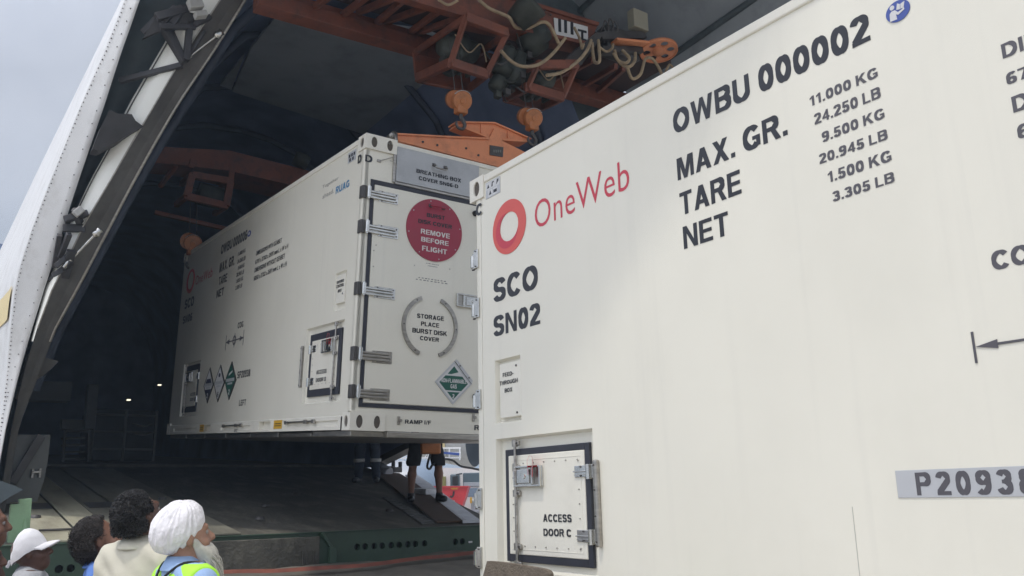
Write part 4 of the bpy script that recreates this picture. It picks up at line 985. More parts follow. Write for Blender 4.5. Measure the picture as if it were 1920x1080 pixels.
# ------------------------------------------------------------------ setting: apron
def wb(mb, name, mats, parent, fix=True):
    """build a part whose shapes were laid out in world metres"""
    I = wmat(parent).inverted()
    mb.v = [tuple(I @ Vector(p)) for p in mb.v]
    return mb.build(name, mats, parent, fix)
mb = MB()
mb.add([(-300, -300, 0), (300, -300, 0), (300, 300, 0), (-300, 300, 0)], [(0, 1, 2, 3)])
tag(mb.build('ground', M['concrete']), kind='structure')

# ------------------------------------------------------------------ cargo aircraft with its nose open
ac = empty('cargo_aircraft', (4.4, 16, 0), 'huge white cargo aircraft with its nose open, dark hold swallowing the hanging container', 'aircraft')
ON = (0, 1, .45); OC = 11.5
OP = lambda u, v, off=0.0: on(u, v, ON, OC + off)
VR = [-80, 0, 50, 100, 150, 200, 270, 340, 420, 490, 540, 620, 700, 800, 900, 1000]
ip = lambda xs: (lambda v: float(np.interp(v, VR, xs)))
SKO = ip([266, 233, 214, 194, 172, 150, 122, 94, 63, 40, 28, 19, 12, 0, -14, -28])
SKI = ip([293, 262, 245, 227, 211, 195, 171, 147, 121, 100, 84, 59, 36, 12, -6, -20])
PNL = ip([400, 356, 326, 297, 268, 239, 207, 168, 131, 106, 85, 63, 42, 20, 4, -10])
PNR = ip([462, 412, 378, 345, 316, 287, 245, 205, 157, 124, 98, 68, 45, 22, 6, -8])
INN = ip([512, 462, 431, 400, 366, 333, 292, 253, 211, 174, 148, 104, 74, 36, 18, 4])
rows = [v / 1.0 for v in np.linspace(-80, 1000, 46)]
# outer skin: rim of the opening and the fuselage side running aft
mb = MB()
mb.loft([[OP(SKI(v), v, .30), OP(SKI(v), v, -.20), OP(SKI(v) * .72 + SKO(v) * .28, v, -.15), OP(SKO(v), v, .0)] for v in rows], 0)
def aft(p, d, w): return p + Vector((-w * d * float(np.interp(p.z, [2.0, 3.4, 4.6, 5.6], [1.3, 1.0, .4, .1])), d, .06 * d))
edge = [OP(SKO(v), v, 0) for v in rows]
roof_ = [Vector((1.75, 8.25, 8.1)), Vector((2.2, 8.25, 8.6)), Vector((3.2, 8.25, 9.05)), Vector((4.45, 8.25, 9.25)), Vector((5.7, 8.25, 9.0)), Vector((6.9, 8.25, 8.35)), Vector((7.8, 8.3, 6.8)), Vector((8.0, 8.4, 5.2)), Vector((7.75, 8.4, 3.7))]
mb.loft([[aft(p, d, w) for p in edge[::-1] + roof_] for d, w in ((0, 0), (.4, .0), (1.2, .02), (3, .035), (8, .035), (16, .02), (26, .0))], 0)
wb(mb, 'outer_skin', M['skin_ac'], ac)
mb = MB()
for i in range(len(rows) - 1):
    for k in range(3):
        v = rows[i] + (rows[i + 1] - rows[i]) * k / 3
        for x, r_ in ((SKO(v) + 3 + random.uniform(-.6, .6), random.uniform(.005, .008)), (SKI(v) - 12 + random.uniform(-.8, .8), .006)):
            if k == 0 or x < SKO(v) + 8:
                f_ = (x - SKO(v)) / (SKI(v) - SKO(v)); p = OP(x, v, -.012 - .15 * f_ / .72 if f_ < .72 else -.16 - .05 * (f_ - .72) / .28); mb.cyl(p, p + Vector((0, -.012, 0)), r_, r_ * .7, 6)
wb(mb, 'rivets', M['darksteel'], ac)
# coloured stripes on the fuselage side
for nm, zlo, zhi, m_ in (('yellow_stripe', 3.62, 3.95, 'yellowpaint'),):
    mb = MB(); rws = []
    es = sorted(edge, key=lambda p: p.z); zs = [p.z for p in es]
    for d, w in ((.3, .02), (.6, .01), (1.2, .02), (3, .035), (8, .035), (16, .02)):
        r2 = []
        for z in (zlo, (zlo + zhi) / 2, zhi):
            q = Vector((np.interp(z, zs, [p.x for p in es]), np.interp(z, zs, [p.y for p in es]), z))
            r2.append(aft(q, d, w if d > .2 else .0) + Vector((-.012, 0, 0)))
        rws.append(r2)
    mb.loft(rws, 0); wb(mb, nm, M[m_], ac)
mb = MB(); mb.loft([[OP(SKI(v), v, .02), OP(SKI(v), v, .30), OP(PNL(v), v, .22), OP(PNL(v), v, -.06)] for v in rows], 0)
wb(mb, 'seal_channel', M['channel'], ac)
mb = MB(); mb.loft([[OP(PNL(v), v, -.06), OP(PNL(v) * .93 + PNR(v) * .07, v, -.12), OP(PNL(v) * .5 + PNR(v) * .5, v, -.24), OP(PNR(v), v, -.30)] for v in rows if v < 660], 0)
wb(mb, 'white_panel', M['panelwhite'], ac)
mb = MB()
for v in rows[:-1]:
    x = PNL(v) * .92 + PNR(v) * .08
mb.tube([OP(PNL(v) * .90 + PNR(v) *  .10, v, -.14) for v in rows if v < 420], .006, 6, sub=1)
wb(mb, 'panel_seam', M['darksteel'], ac)
mb = MB(); mb.loft([[OP(PNR(v), v, -.28), OP(PNR(v), v, -.31), OP(INN(v) * .55 + PNR(v) * .45, v, -.20), OP(INN(v) * .9 + PNR(v) * .1, v, -.16), OP(INN(v), v, -.14), OP(INN(v), v, .25)] for v in rows], 0, smooth=False)
wb(mb, 'door_frame', M['frame'], ac)
mb = MB(); mb.tube([OP(INN(v) - 3, v, -.15) for v in rows if v < 660], .018, 8, sub=1)
mb.tube([OP(PNR(v) + 1, v, -.31) for v in rows if v < 640], .008, 8, sub=1)
wb(mb, 'frame_seal', M['zinc'], ac)
# latches, struts and rods that bridge the gap between skin and frame
def bars(name, segs, mat, parent=ac):
    mb = MB()
    for (a, b, o1, o2, w, h) in segs: mb.beam(OP(*a, o1 - .36), OP(*b, o2 - .30), w, h)
    return wb(mb, name, M[mat], parent)
bars('latch_bracket', [((346, 118), (296, 36), -.02, .06, .085, .06), ((347, 114), (318, 50), -.04, .06, .04, .045), ((349, 114), (356, 44), -.05, .04, .085, .06), ((350, 112), (385, 58), -.03, -.02, .03, .03), ((300, 50), (366, 50), .02, .0, .05, .06), ((366, 46), (394, 32), -.02, -.02, .07, .05), ((292, 34), (352, 18), .06, .05, .09, .08), ((306, 44), (330, 12), .06, .04, .05, .06), ((324, 46), (346, 12), .04, .04, .05, .06), ((270, 64), (300, 34), .2, .1, .08, .07)], 'latchdark')
mb = MB(); mb.prism([OP(*q, -.30) for q in ((268, 72), (296, 26), (338, 8), (352, 22), (392, 32), (360, 50), (318, 52), (290, 62))], Vector((0, .05, 0))); wb(mb, 'latch_plate', M['latchdark'], ac)
mb = MB(); mb.bbox((-.07, -.05, -.05), (.07, .05, .05), .01, T=Matrix.Translation(OP(366, 8, -.42)) @ RY(rad(-25))); mb.bbox((-.06, -.05, -.03), (.06, .05, .03), .008, T=Matrix.Translation(OP(376, 28, -.42)) @ RY(rad(-25)))
wb(mb, 'latch_housing', M['skin_grey'], ac)
bars('brace_strut', [((342, 122), (224, 152), .02, .25, .05, .055)], 'latchdark')
def rod(a, b, o1, o2):
    mb = MB(); p, q = OP(*a, o1 - .32), OP(*b, o2 - .26)
    mb.cyl(p, q, .014, n=10); mb.lathe(q - (q - p).normalized() * .02, q - p, [(0, .0), (0, .035), (.04, .045), (.06, .03), (.09, .04), (.10, 0)], 14); mb.cyl(p - (q - p).normalized() * .10, p, .025, n=10)
    wb(mb, 'actuator_rod', M['steel'], ac)
rod((358, 104), (406, 67), -.03, -.08); rod((133, 487), (178, 440), -.03, -.08)
mb = MB(); mb.prism([OP(*q, -.34) for q in ((189, 238), (206, 206), (221, 213), (247, 214), (254, 226), (269, 237), (240, 253), (222, 264), (199, 276), (186, 282), (173, 280))], Vector((0, .16, 0))); wb(mb, 'latch_cover', M['latchdark'], ac)
bars('latch_bracket', [((120, 412), (165, 400), .05, .0, .09, .06), ((118, 428), (160, 428), .1, .0, .05, .08), ((134, 470), (122, 520), -.02, .05, .08, .06), ((130, 438), (112, 482), -.02, .02, .05, .06), ((112, 440), (102, 500), .05, .1, .05, .07), ((134, 492), (92, 525), -.02, .15, .05, .05), ((140, 392), (150, 418), .0, .0, .06, .06), ((104, 500), (134, 474), .0, .0, .05, .05), ((98, 516), (128, 500), .02, .0, .04, .05)], 'latchdark')
mb = MB(); mb.bbox((-.05, -.03, -.035), (.05, .03, .035), .008, T=Matrix.Translation(OP(147, 397, -.38)) @ RY(rad(-50))); wb(mb, 'latch_housing', M['skin_grey'], ac)
mb = MB(); mb.prism([OP(*q, .1) for q in ((52, 662), (110, 677), (98, 690), (82, 703), (56, 716), (40, 728), (36, 716))], Vector((0, .25, 0))); wb(mb, 'corner_gusset', M['frame'], ac)
mb = MB(); mb.cyl(OP(39, 733, -.02), OP(14, 912, -.02), .020, n=12); mb.cyl(OP(42, 726, -.02), OP(36, 748, -.02), .035, n=12); wb(mb, 'support_rod', M['zinc'], ac)
mb = MB(); mb.prism([on(*q, (0, 1, 0), 8.6) for q in ((-60, 880), (14, 906), (44, 918), (18, 932), (-20, 958), (-60, 985))], Vector((0, .5, .02))); wb(mb, 'lower_fairing', M['channel'], ac)

# hold: left wall, ceiling, right wall, floor, rear bulkhead
inner = [OP(INN(v), v, .25) for v in rows if v <= 905]
inner.reverse()                                           # bottom -> top
XC = 4.45
top = inner[-1]
crown = [Vector((3.15, 8.02, 8.0)), Vector((3.75, 8.0, 8.2)), Vector((XC, 8.0, 8.26)), Vector((2 * XC - 3.75, 8.0, 8.2)), Vector((2 * XC - 3.15, 8.0, 8.0)), Vector((6.4, 8.1, 7.5)), Vector((7.1, 8.3, 6.4)), Vector((7.45, 8.4, 5.2)), Vector((7.5, 8.4, 4.2)), Vector((7.45, 8.4, 3.65))]
sec = inner + crown
ZB = lambda a: 2.39 + max(0, 15.25 - a) * .18
rws = []
for a in (0, .7, 1.6, 3, 5, 7, 10, 14, 20, 27):
    r2 = []
    for i, p in enumerate(sec):
        q = Vector((p.x, p.y + a, p.z + .06 * a))
        if i >= len(sec) - 3:                              # lower right wall follows its rising bottom edge
            f_ = (p.z - 3.65) / (5.2 - 3.65)
            zb = ZB(q.y) if q.y < 15.25 else 2.36 + .06 * (q.y - 16)
            q.z = zb + f_ * (5.2 + .06 * a - zb)
        r2.append(q)
    rws.append(r2)
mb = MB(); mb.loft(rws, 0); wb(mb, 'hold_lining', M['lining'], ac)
# lip of the right wall seen against the daylight
mb = MB()
for a0, a1 in ((8.5, 15.3),):
    mb.beam((7.42, a0, ZB(a0)), (7.42, a1, ZB(a1)), .25, .12)
    mb.beam((7.36, a0, ZB(a0) + .5), (7.36, a1, ZB(a1) + .35), .08, .06)
wb(mb, 'right_sill', M['darksteel'], ac)
mb = MB()
RS = .127; RZ0 = 1.42 - RS * 8.5
rampz = lambda a: RZ0 + RS * a
mb.loft([[(.3, 15.9, rampz(15.9)), (7.5, 15.9, rampz(15.9))], [(.3, 20, rampz(15.9) + .25), (7.5, 20, rampz(15.9) + .25)], [(.3, 36, rampz(15.9) + 1.2), (7.5, 36, rampz(15.9) + 1.2)]], 0, False)
mb.beam((.4, 15.9, rampz(15.9) + .01), (7.2, 15.9, rampz(15.9) + .01), .10, .05)
wb(mb, 'hold_floor', M['ramp'], ac)
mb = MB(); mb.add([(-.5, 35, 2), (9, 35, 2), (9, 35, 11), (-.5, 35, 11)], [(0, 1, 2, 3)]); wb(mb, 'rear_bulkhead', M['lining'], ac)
mb = MB()
CEIL = lambda u, v: on(u, v, (0, -.03, 1), 7.70)
mb.prism([CEIL(*q) for q in ((525, 22), (470, 92), (436, 172), (700, 258), (905, 238), (960, 120), (800, 60))], Vector((0, 0, .05)))
mb.prism([CEIL(*q) for q in ((457, 106), (413, 160), (434, 169))], Vector((0, 0, .05)))
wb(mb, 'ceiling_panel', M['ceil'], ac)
mb = MB()
for k in range(6):                                        # roof frames
    a = 9 + k * 2.2; sh_ = Vector((0, a - 8.2, .06 * (a - 8.2)))
    pts = [p + sh_ + Vector((.06 if p.x < XC else -.06, 0, -.06)) for p in (inner[8::5] + crown[:7])]
    mb.tube(pts, .06, 6, sub=1)
wb(mb, 'roof_frame', M['ribdark'], ac)
# raised visor above the opening, unseen left rim shaped to shade both containers
def vis(a):
    t_ = (8.0 - a) / 8.0
    rise = 1.3 * t_ + 2.2 * max(0, t_ - .3)
    rimL = float(np.interp(a, [0, 1.9, 2.8, 3.5, 4.2, 5, 6, 7, 8.2], [9.9, 8.35, 7.65, 7.1, 6.85, 6.6, 6.5, 6.55, 7.1]))
    rimR = float(np.interp(a, [0, 3, 6, 8.2], [8.0, 6.8, 6.3, 6.0]))
    xl = float(np.interp(a, [0, 6, 7, 8.2], [1.0, 1.05, 1.25, 1.5])); k = 1
    return [Vector(p) for p in ((xl, a, rimL), (xl + .2, a, rimL + .6), (2.2, a, 8.55 + rise), (3.2, a, 9.0 + rise), (XC, a, 9.15 + rise), (5.7, a, 8.9 + rise), (6.9, a, 8.3 + rise * .9), (7.75, a, 7.4 + rise * .5), (8.1, a, rimR))]
vrows = [vis(a) for a in (8.2, 7.6, 7, 6.5, 6, 5.5, 5, 4.4, 3.9, 3.2, 2.6, 2, 1, 0)]
mb = MB(); mb.loft(vrows, 0)
mb.loft([[p + (Vector((p.x - XC, 0, p.z - 5))).normalized() * .22 for p in r] for r in vrows], 1)
mb.loft([[r[0], r[0] + (Vector((r[0].x - XC, 0, r[0].z - 5))).normalized() * .22] for r in vrows], 1, False)
wb(mb, 'nose_visor', [M['ceil'], M['skin_ac']], ac)
mb = MB(); mb.loft([[p for p in [OP(SKI(-80), -80, .0)] + [Vector((2.3, 8.05, 8.6)), Vector((3.2, 8.05, 9.0)), Vector((XC, 8.05, 9.2)), Vector((5.7, 8.05, 8.9)), Vector((6.9, 8.1, 8.3)), Vector((8.0, 8.2, 6.6)), Vector((8.0, 8.4, 4.2))]],
                    [p for p in [OP(INN(-80), -80, .1)] + [Vector((3.15, 8.1, 8.0)), Vector((3.75, 8.1, 8.2)), Vector((XC, 8.1, 8.26)), Vector((5.2, 8.1, 8.2)), Vector((6.4, 8.2, 7.5)), Vector((7.1, 8.3, 6.4)), Vector((7.5, 8.4, 4.2))]]], 0, False)
wb(mb, 'opening_ring', M['channel'], ac)
for k in range(5):                                        # visor stringers
    mb = MB(); i = [2, 3, 5, 6, 7][k]
    mb.tube([r[i] + Vector((0, 0, -.05)) for r in vrows[:9]], .045, 6, sub=1); wb(mb, 'visor_stringer', M['channel'], ac)

# ramp and its green front beam
RPL = ((0, -RS, 1), RZ0)
RP = lambda u, v, h=0.0: on(u, v, RPL[0], RPL[1] + h)
mb = MB()
mb.loft([[(.55, 8.5, rampz(8.5)), (3, 8.5, rampz(8.5)), (5.75, 8.5, rampz(8.5))], [(.6, 12, rampz(12)), (3, 12, rampz(12)), (6.75, 12, rampz(12))], [(.6, 15.9, rampz(15.9)), (3, 15.9, rampz(15.9)), (7.5, 15.9, rampz(15.9))]], 0, False)
mb.loft([[(5.75, 8.5, rampz(8.5)), (6.75, 12, rampz(12)), (7.5, 15.9, rampz(15.9))], [(5.75, 8.5, rampz(8.5) - .3), (6.75, 12, rampz(12) - .3), (7.5, 15.9, rampz(15.9) - .3)]], 0, False)
ramp = wb(mb, 'ramp', M['ramp'], ac)
mb = MB()                                                 # floor boards at the left of the ramp, shade painted into the right ones
bd_ = [((60, 912), (98, 885)), ((98, 885), (136, 883)), ((136, 883), (172, 884)), ((172, 884), (236, 880))]
xs = [.98, 1.36, 1.66, 1.98, 2.40, 2.75]
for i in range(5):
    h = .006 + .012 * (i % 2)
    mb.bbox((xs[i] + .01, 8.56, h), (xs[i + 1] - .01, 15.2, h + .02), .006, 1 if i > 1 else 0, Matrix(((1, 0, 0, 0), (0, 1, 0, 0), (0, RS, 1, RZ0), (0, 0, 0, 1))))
wb(mb, 'floor_boards', [M['plank'], M['plankshade']], ac)
for x0, x1, y in ((1.0, 1.34, 10.55), (1.7, 2.1, 10.55)):
    mb = MB(); mb.bbox((x0, y, .03), (x1, y + .45, .036), .002, 0, Matrix(((1, 0, 0, 0), (0, 1, 0, 0), (0, RS, 1, RZ0), (0, 0, 0, 1)))); wb(mb, 'floor_plate', M['darksteel'], ac)
mb = MB(); mb.tube([(1.05, 9.0, rampz(9.0) + .045), (1.5, 9.05, rampz(9.05) + .045), (2.0, 9.3, rampz(9.3) + .045)], .012, 6); wb(mb, 'floor_cable', M['darksteel'], ac)
for p in ((1.12, 9.95), (2.15, 9.9), (1.4, 9.05), (2.6, 11.2), (3.6, 10.4), (4.4, 11.5), (3.2, 9.4), (4.9, 9.7)):
    mb = MB(); mb.lathe((p[0], p[1], rampz(p[1]) + .02), (0, 0, 1), [(0, .05), (.03, .045), (.035, .02), (.02, 0)], 12); wb(mb, 'tie_down_ring', M['darksteel'], ac)
BY = 8.5
bz0, bz1 = 1.10, 1.42
def front_plate(mb, holes, x0, x1, y, z0, z1, r=.034):
    """beam web with round recesses closed by dark backs"""
    xs_ = [(holes[i] + holes[i + 1]) / 2 for i in range(len(holes) - 1)]
    T = Matrix(((1, 0, 0, x0), (0, 0, -1, y), (0, 1, 0, z0), (0, 0, 0, 1)))
    oval_plate(mb, T, x1 - x0, z1 - z0, [(h - x0, (z1 - z0) * .52, r, r) for h in holes], .06, 0, 1, 20)
hx = [on(u, v, (0, 1, 0), BY).x for u, v in ((670, 1014), (685, 1013.5), (702, 1012.5), (717, 1011.5), (734, 1010.5), (749, 1009.5), (765, 1009), (779, 1008), (796, 1007))]
hx2 = [on(u, v, (0, 1, 0), BY).x for u, v in ((854, 1004), (867, 1003.5))]
hl = [on(u, v, (0, 1, 0), BY).x for u, v in ((113, 1043), (135, 1042))]
mb = MB()
xb = on(622, 1010, (0, 1, 0), BY).x
front_plate(mb, hx, xb, (hx[-1] + hx2[0]) / 2, BY, bz0, bz1); front_plate(mb, hx2, (hx[-1] + hx2[0]) / 2, 5.8, BY, bz0, bz1)
front_plate(mb, hl, .55, 2.1, BY, bz0 - .1, bz1)
mb.add([(2.1, BY, bz0 - .1), (xb, BY, bz0 - .1), (xb, BY, bz1), (2.1, BY, bz1)], [(0, 1, 2, 3)])
mb.bbox((.55, BY - .02, bz1), (5.8, BY + .2, bz1 + .012), .004)
for y_ in (BY + .2,): mb.box((.55, y_, bz0 - .1), (5.8, y_ + .02, bz1))
mb.beam((xb, BY - .03, bz0 - .1), (xb, BY - .03, bz0 + .18), .05, .08)
mb.beam((xb - .01, BY - .025, bz0 + .17), (xb - .12, BY - .025, bz1), .05, .03)
wb(mb, 'front_beam', [M['greenbeam'], M['hole']], ac, fix=False)
mb = MB()
p0 = on(480, 997, (0, 1, 0), BY - .04).x
mb.bbox((2.25, BY - .035, bz0 - .1), (xb - .14, BY - .005, bz1 - .03), .008)
for u in (568, 576, 588): x_ = on(u, 1030, (0, 1, 0), BY - .04).x; mb.cyl((x_, BY - .045, bz0 - .08), (x_, BY - .045, bz0 + .16), .006, n=6)
wb(mb, 'access_flap', [M['ramp']], ac)
mb = MB(); mb.bbox((on(878, 1003, (0, 1, 0), BY).x, BY - .008, 1.245), (on(885, 1003, (0, 1, 0), BY).x, BY - .002, 1.265), .002); wb(mb, 'beam_label', M['placwhite'], ac)
# ribbed edges right of the mat, light strip by the mat
def strip(name, pts, h, m_, ribs=0, thick=.02):
    mb = MB(); P = [RP(*q, h) for q in pts]
    mb.prism(P, Vector((0, 0, thick)))
    for k in range(ribs):
        t_ = (k + .5) / ribs
        a_ = P[0].lerp(P[3], t_) + Vector((0, 0, thick)); b_ = P[1].lerp(P[2], t_) + Vector((0, 0, thick)); mb.beam(a_, b_, .018, .02)
    return wb(mb, name, M[m_], ac)
strip('ribbed_edge', [(760, 893), (783, 893), (902, 980), (868, 981)], .01, 'ribbed', 70)
strip('ribbed_edge', [(716, 932), (738, 936), (818, 981), (792, 983)], .004, 'wornstrip', 12, .006)
mb = MB(); mb.beam(RP(783, 920, .05), RP(812, 922, .08), .25, .08); wb(mb, 'edge_plate', M['ribbed'], ac)
mb = MB()
for u, v in ((731, 884), (744, 886)):
    p = RP(u, v, .0); mb.bbox((p.x - .09, p.y - .05, p.z), (p.x + .09, p.y + .05, p.z + .10), .01); mb.bbox((p.x + .05, p.y - .05, p.z + .1), (p.x + .09, p.y + .05, p.z + .2), .01)
wb(mb, 'edge_cleats', M['darksteel'], ac)
mb = MB(); mb.tube([RP(706, 871, .1), RP(716, 877, .12), RP(730, 886, .06)], .09, 8); wb(mb, 'edge_roll', M['ribbed'], ac)
# pale green side posts and grey side wall at the left of the ramp
mb = MB()
for (u, v0, v1, wd) in ((47, 935, 1040, .10), (28, 945, 1040, .07)):
    p, q = on(u, v0, (0, 1, 0), 8.75), on(u - 6, v1, (0, 1, 0), 8.75)
    mb.beam((q.x, q.y, 1.0), p, .10, wd)
p = on(52, 985, (0, 1, 0), 8.7); mb.prism([on(*q, (0, 1, 0), 8.66) for q in ((48, 972), (39, 1003), (54, 1003))], Vector((0, .04, 0)))
wb(mb, 'side_post', M['lightgreen'], ac)
mb = MB(); SW = lambda u, v: on(u, v, (0, 1, 0), 11.2)
mb.prism([SW(*q) for q in ((-10, 818), (34, 815), (95, 815), (90, 862), (82, 902), (68, 945), (-10, 945))], Vector((0, .06, 0)))
wl_ = wb(mb, 'side_wall', M['wallgrey'], ac)
mb = MB(); mb.beam(SW(77, 817) + Vector((0, -.05, 0)), SW(22, 906) + Vector((0, -.05, 0)), .06, .09); wb(mb, 'wall_brace', M['darksteel'], ac)
mb = MB()
for u, v in ((60, 888), (74, 887)): mb.cyl(SW(u, v) + Vector((0, -.02, -.05)), SW(u, v) + Vector((0, -.02, .05)), .02, n=8)
mb.beam(SW(60, 886) + Vector((0, -.03, 0)), SW(74, 885) + Vector((0, -.03, 0)), .03, .03)
wb(mb, 'wall_cleats', M['zinc'], ac)
# things fixed inside the hold
IN = lambda u, v, a=21: on(u, v, (0, 1, 0), a)
mb = MB(); mb.prism([IN(*q, 19) for q in ((34, 714), (136, 716), (132, 752), (34, 750))], Vector((0, .4, 0))); wb(mb, 'equipment_cabinet', M['wallgrey'], ac)
mb = MB(); mb.beam(IN(174, 722, 20), IN(166, 805, 20), .3, .2); mb.prism([IN(*q, 20) for q in ((116, 786), (172, 788), (172, 808), (116, 804))], Vector((0, .3, 0))); wb(mb, 'hold_post', M['wallgrey'], ac)
for (u, v, a) in ((300, 721.5, 24), (242, 749.5, 22)):
    p = IN(u, v, a); mb = MB(); mb.bbox((p.x - .04, p.y, p.z - .014), (p.x + .04, p.y + .1, p.z + .014), .010); wb(mb, 'hold_lamp', M['lampglow'], ac)

# ------------------------------------------------------------------ cargo standing in the hold
def block(name, us, vs, a, d, label, cat, mat='cargo', seams=3):
    p, q = on(us[0], vs[0], (0, 1, 0), a), on(us[1], vs[1], (0, 1, 0), a)
    zf = rampz(15.9) + .06 * (a - 15.9) + .02
    e = empty(name, ((p.x + q.x) / 2, a + d / 2, zf), label, cat)
    mb = MB(); mb.bbox((p.x, a, zf), (q.x, a + d, p.z), .03); wb(mb, 'crate', M[mat], e)
    mb = MB()
    for k in range(seams): z = zf + (p.z - zf) * (k + .6) / seams; mb.bbox((p.x - .02, a - .03, z), (q.x + .02, a + .02, z + .05), .01)
    for k in (.0, .5, 1): x = p.x + (q.x - p.x) * k; mb.bbox((x - .03, a - .035, zf), (x + .03, a + .02, p.z), .01)
    wb(mb, 'strap', M['wallgrey'], e)
    mb = MB()
    for k in (.55, .72): mb.tube([(q.x - .5, a - .06, zf + (p.z - zf) * k), (q.x - .3, a - .14, zf + (p.z - zf) * k - .05), (q.x - .1, a - .06, zf + (p.z - zf) * k)], .02, 6)
    wb(mb, 'handle', M['zinc'], e)
    return e
block('cargo_crate', (178, 287), (766, 862), 20.5, 1.6, 'dark strapped cargo crate deep inside the aircraft hold', 'crate')
e = empty('boarding_stair', IN(143, 866, 18.5), 'small dark metal stair with side rail inside the aircraft hold', 'stair')
mb = MB()
for k in range(4): mb.prism([IN(*q, 18.5 + .12 * k) for q in ((118, 862 - 13 * k), (160, 861 - 13 * k), (160, 858 - 13 * k), (118, 859 - 13 * k))], Vector((0, .25, 0)))
wb(mb, 'tread', M['wallgrey'], e)
mb = MB(); mb.beam(IN(166, 866, 18.4), IN(167, 808, 18.4), .05, .05); mb.beam(IN(118, 866, 18.4), IN(122, 808, 18.4), .05, .05); mb.beam(IN(122, 808, 18.4), IN(167, 808, 18.4), .05, .05); wb(mb, 'side_rail', M['darksteel'], e)

# ------------------------------------------------------------------ travelling cranes
def AP(a): return lambda u, v, d=0.0: on(u, v, (0, 1, 0), a + d)
C1, C2 = AP(6.9), AP(7.9)
crane = empty('overhead_crane', (4.4, 7.3, 6.2), 'orange overhead crane with looping tan cables above the hanging container end', 'crane', 'overhead travelling cranes')
mb = MB(); mb.prism([C1(*q) for q in ((700, -90), (1000, 6), (1122, 45), (1104, 82), (871, 30), (700, -20))], Vector((0, .10, 0)))
mb.prism([C1(*q, -.03) for q in ((700, -93), (1000, 3), (1124, 42), (1122, 48), (1000, 10), (700, -84))], Vector((0, .25, 0)))
mb.prism([C1(*q, -.05) for q in ((871, 27), (1104, 78), (1103, 84), (871, 33))], Vector((0, .25, 0)))
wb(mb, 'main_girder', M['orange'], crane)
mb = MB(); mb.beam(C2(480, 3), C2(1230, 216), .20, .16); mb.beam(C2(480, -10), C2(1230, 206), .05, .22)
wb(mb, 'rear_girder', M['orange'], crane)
p, q = C1(640, -60), C2(640, 30)
for a_, b_ in (((587, 15), (625, -12)), ((640, 30), (690, -8)), ((670, 24), (740, -5)), ((704, 44), (756, 0)), ((720, 42), (815, 8)), ((767, 62), (830, 15)), ((782, 62), (862, 34)), ((1091, 162), (1155, 124)), ((1116, 176), (1170, 128)), ((1060, 140), (1112, 112))):
    mb = MB(); mb.beam(C2(*a_), C1(*b_, .1), .05, .07); wb(mb, 'truss_brace', M['orange'], crane)
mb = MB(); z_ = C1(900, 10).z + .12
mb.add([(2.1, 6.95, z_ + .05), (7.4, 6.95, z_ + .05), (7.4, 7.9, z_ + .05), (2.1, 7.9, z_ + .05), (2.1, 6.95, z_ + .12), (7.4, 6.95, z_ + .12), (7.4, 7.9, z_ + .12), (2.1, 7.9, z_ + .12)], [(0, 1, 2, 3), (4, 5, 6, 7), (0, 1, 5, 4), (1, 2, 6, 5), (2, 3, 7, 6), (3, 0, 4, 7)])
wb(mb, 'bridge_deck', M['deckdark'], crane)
mb = MB(); mb.prism([C1(*q, -.02) for q in ((1039, 33), (1102, 50), (1103, 82), (1041, 65))], Vector((0, .012, 0)), 0)
for k, (u0, v0) in enumerate(((1047, 38), (1058, 40), (1070, 43))): mb.prism([C1(*q, -.026) for q in ((u0, v0 - 3), (u0 + 5, v0 - 2), (u0 + 5.5, v0 + 22), (u0 + .5, v0 + 21))], Vector((0, .005, 0)), 1)
mb.prism([C1(*q, -.026) for q in ((1084, 54), (1100, 58), (1100, 62), (1094, 60.5), (1094, 72), (1100, 74), (1100, 77), (1084, 73), (1084, 70), (1090, 71), (1090, 59), (1084, 58))], Vector((0, .005, 0)), 1)
wb(mb, 'number_plate', [M['placwhite'], M['black']], crane)
def hoist(TL, TR, BL, BR, BTL, BTR, BBL, BBR):
    mb = MB()
    f1, f2, b1 = AP(6.7), AP(6.85), AP(7.75)
    a, b, c, d = f1(*TL), f1(*TR), f2(*BL), f2(*BR); e_, f_, g_, h_ = b1(*BTL), b1(*BTR), b1(*BBL), b1(*BBR)
    for p, q, w in ((a, b, .10), (c, d, .10), (a, c, .06), (b, d, .06), (e_, g_, .06), (f_, h_, .06), (g_, h_, .10), (e_, f_, .08), (a, e_, .07), (b, f_, .07), (c, g_, .10), (d, h_, .08)): mb.beam(p, q, w * .6, w)
    mb.prism([b1(*BTL, -.02), b1(*BTR, -.02), b1(*BBR, -.02), b1(*BBL, -.02)], Vector((0, .02, 0)))
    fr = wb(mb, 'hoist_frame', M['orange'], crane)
    mid = (a + b + c + d + e_ + f_ + g_ + h_) / 8
    mb = MB(); mb.lathe(mid + Vector((-.24, 0, .10)), (1, 0, .1), [(0, 0), (0, .10), (.1, .15), (.12, .17), (.30, .17), (.32, .13), (.44, .12), (.48, .06), (.48, 0)], 20)
    mb.lathe(mid + Vector((-.1, -.22, -.02)), (.2, 1, 0), [(0, 0), (0, .07), (.25, .07), (.27, .11), (.42, .11), (.42, 0)], 16)
    for k in range(4): mb.bbox(tuple(mid + Vector((-.2 + .11 * k, -.02, -.14))), tuple(mid + Vector((-.16 + .11 * k, .10, .0))), .01)
    wb(mb, 'hoist_motor', M['motor'], crane)
    mb = MB(); mb.tube([mid + Vector((-.2, -.25, .12)), mid + Vector((-.05, -.28, -.06)), mid + Vector((.12, -.26, .1)), mid + Vector((.16, -.3, -.12))], .008, 6); wb(mb, 'wiring', M['cable'], crane)
hoist((873, 33), (951, 62), (845, 118), (912, 140), (778, 98), (872, 120), (783, 146), (879, 166))
hoist((1008, 122), (1082, 121), (990, 163), (1055, 183), (940, 150), (1020, 160), (947, 184), (1016, 202))
mb = MB()
q0 = AP(7.1)
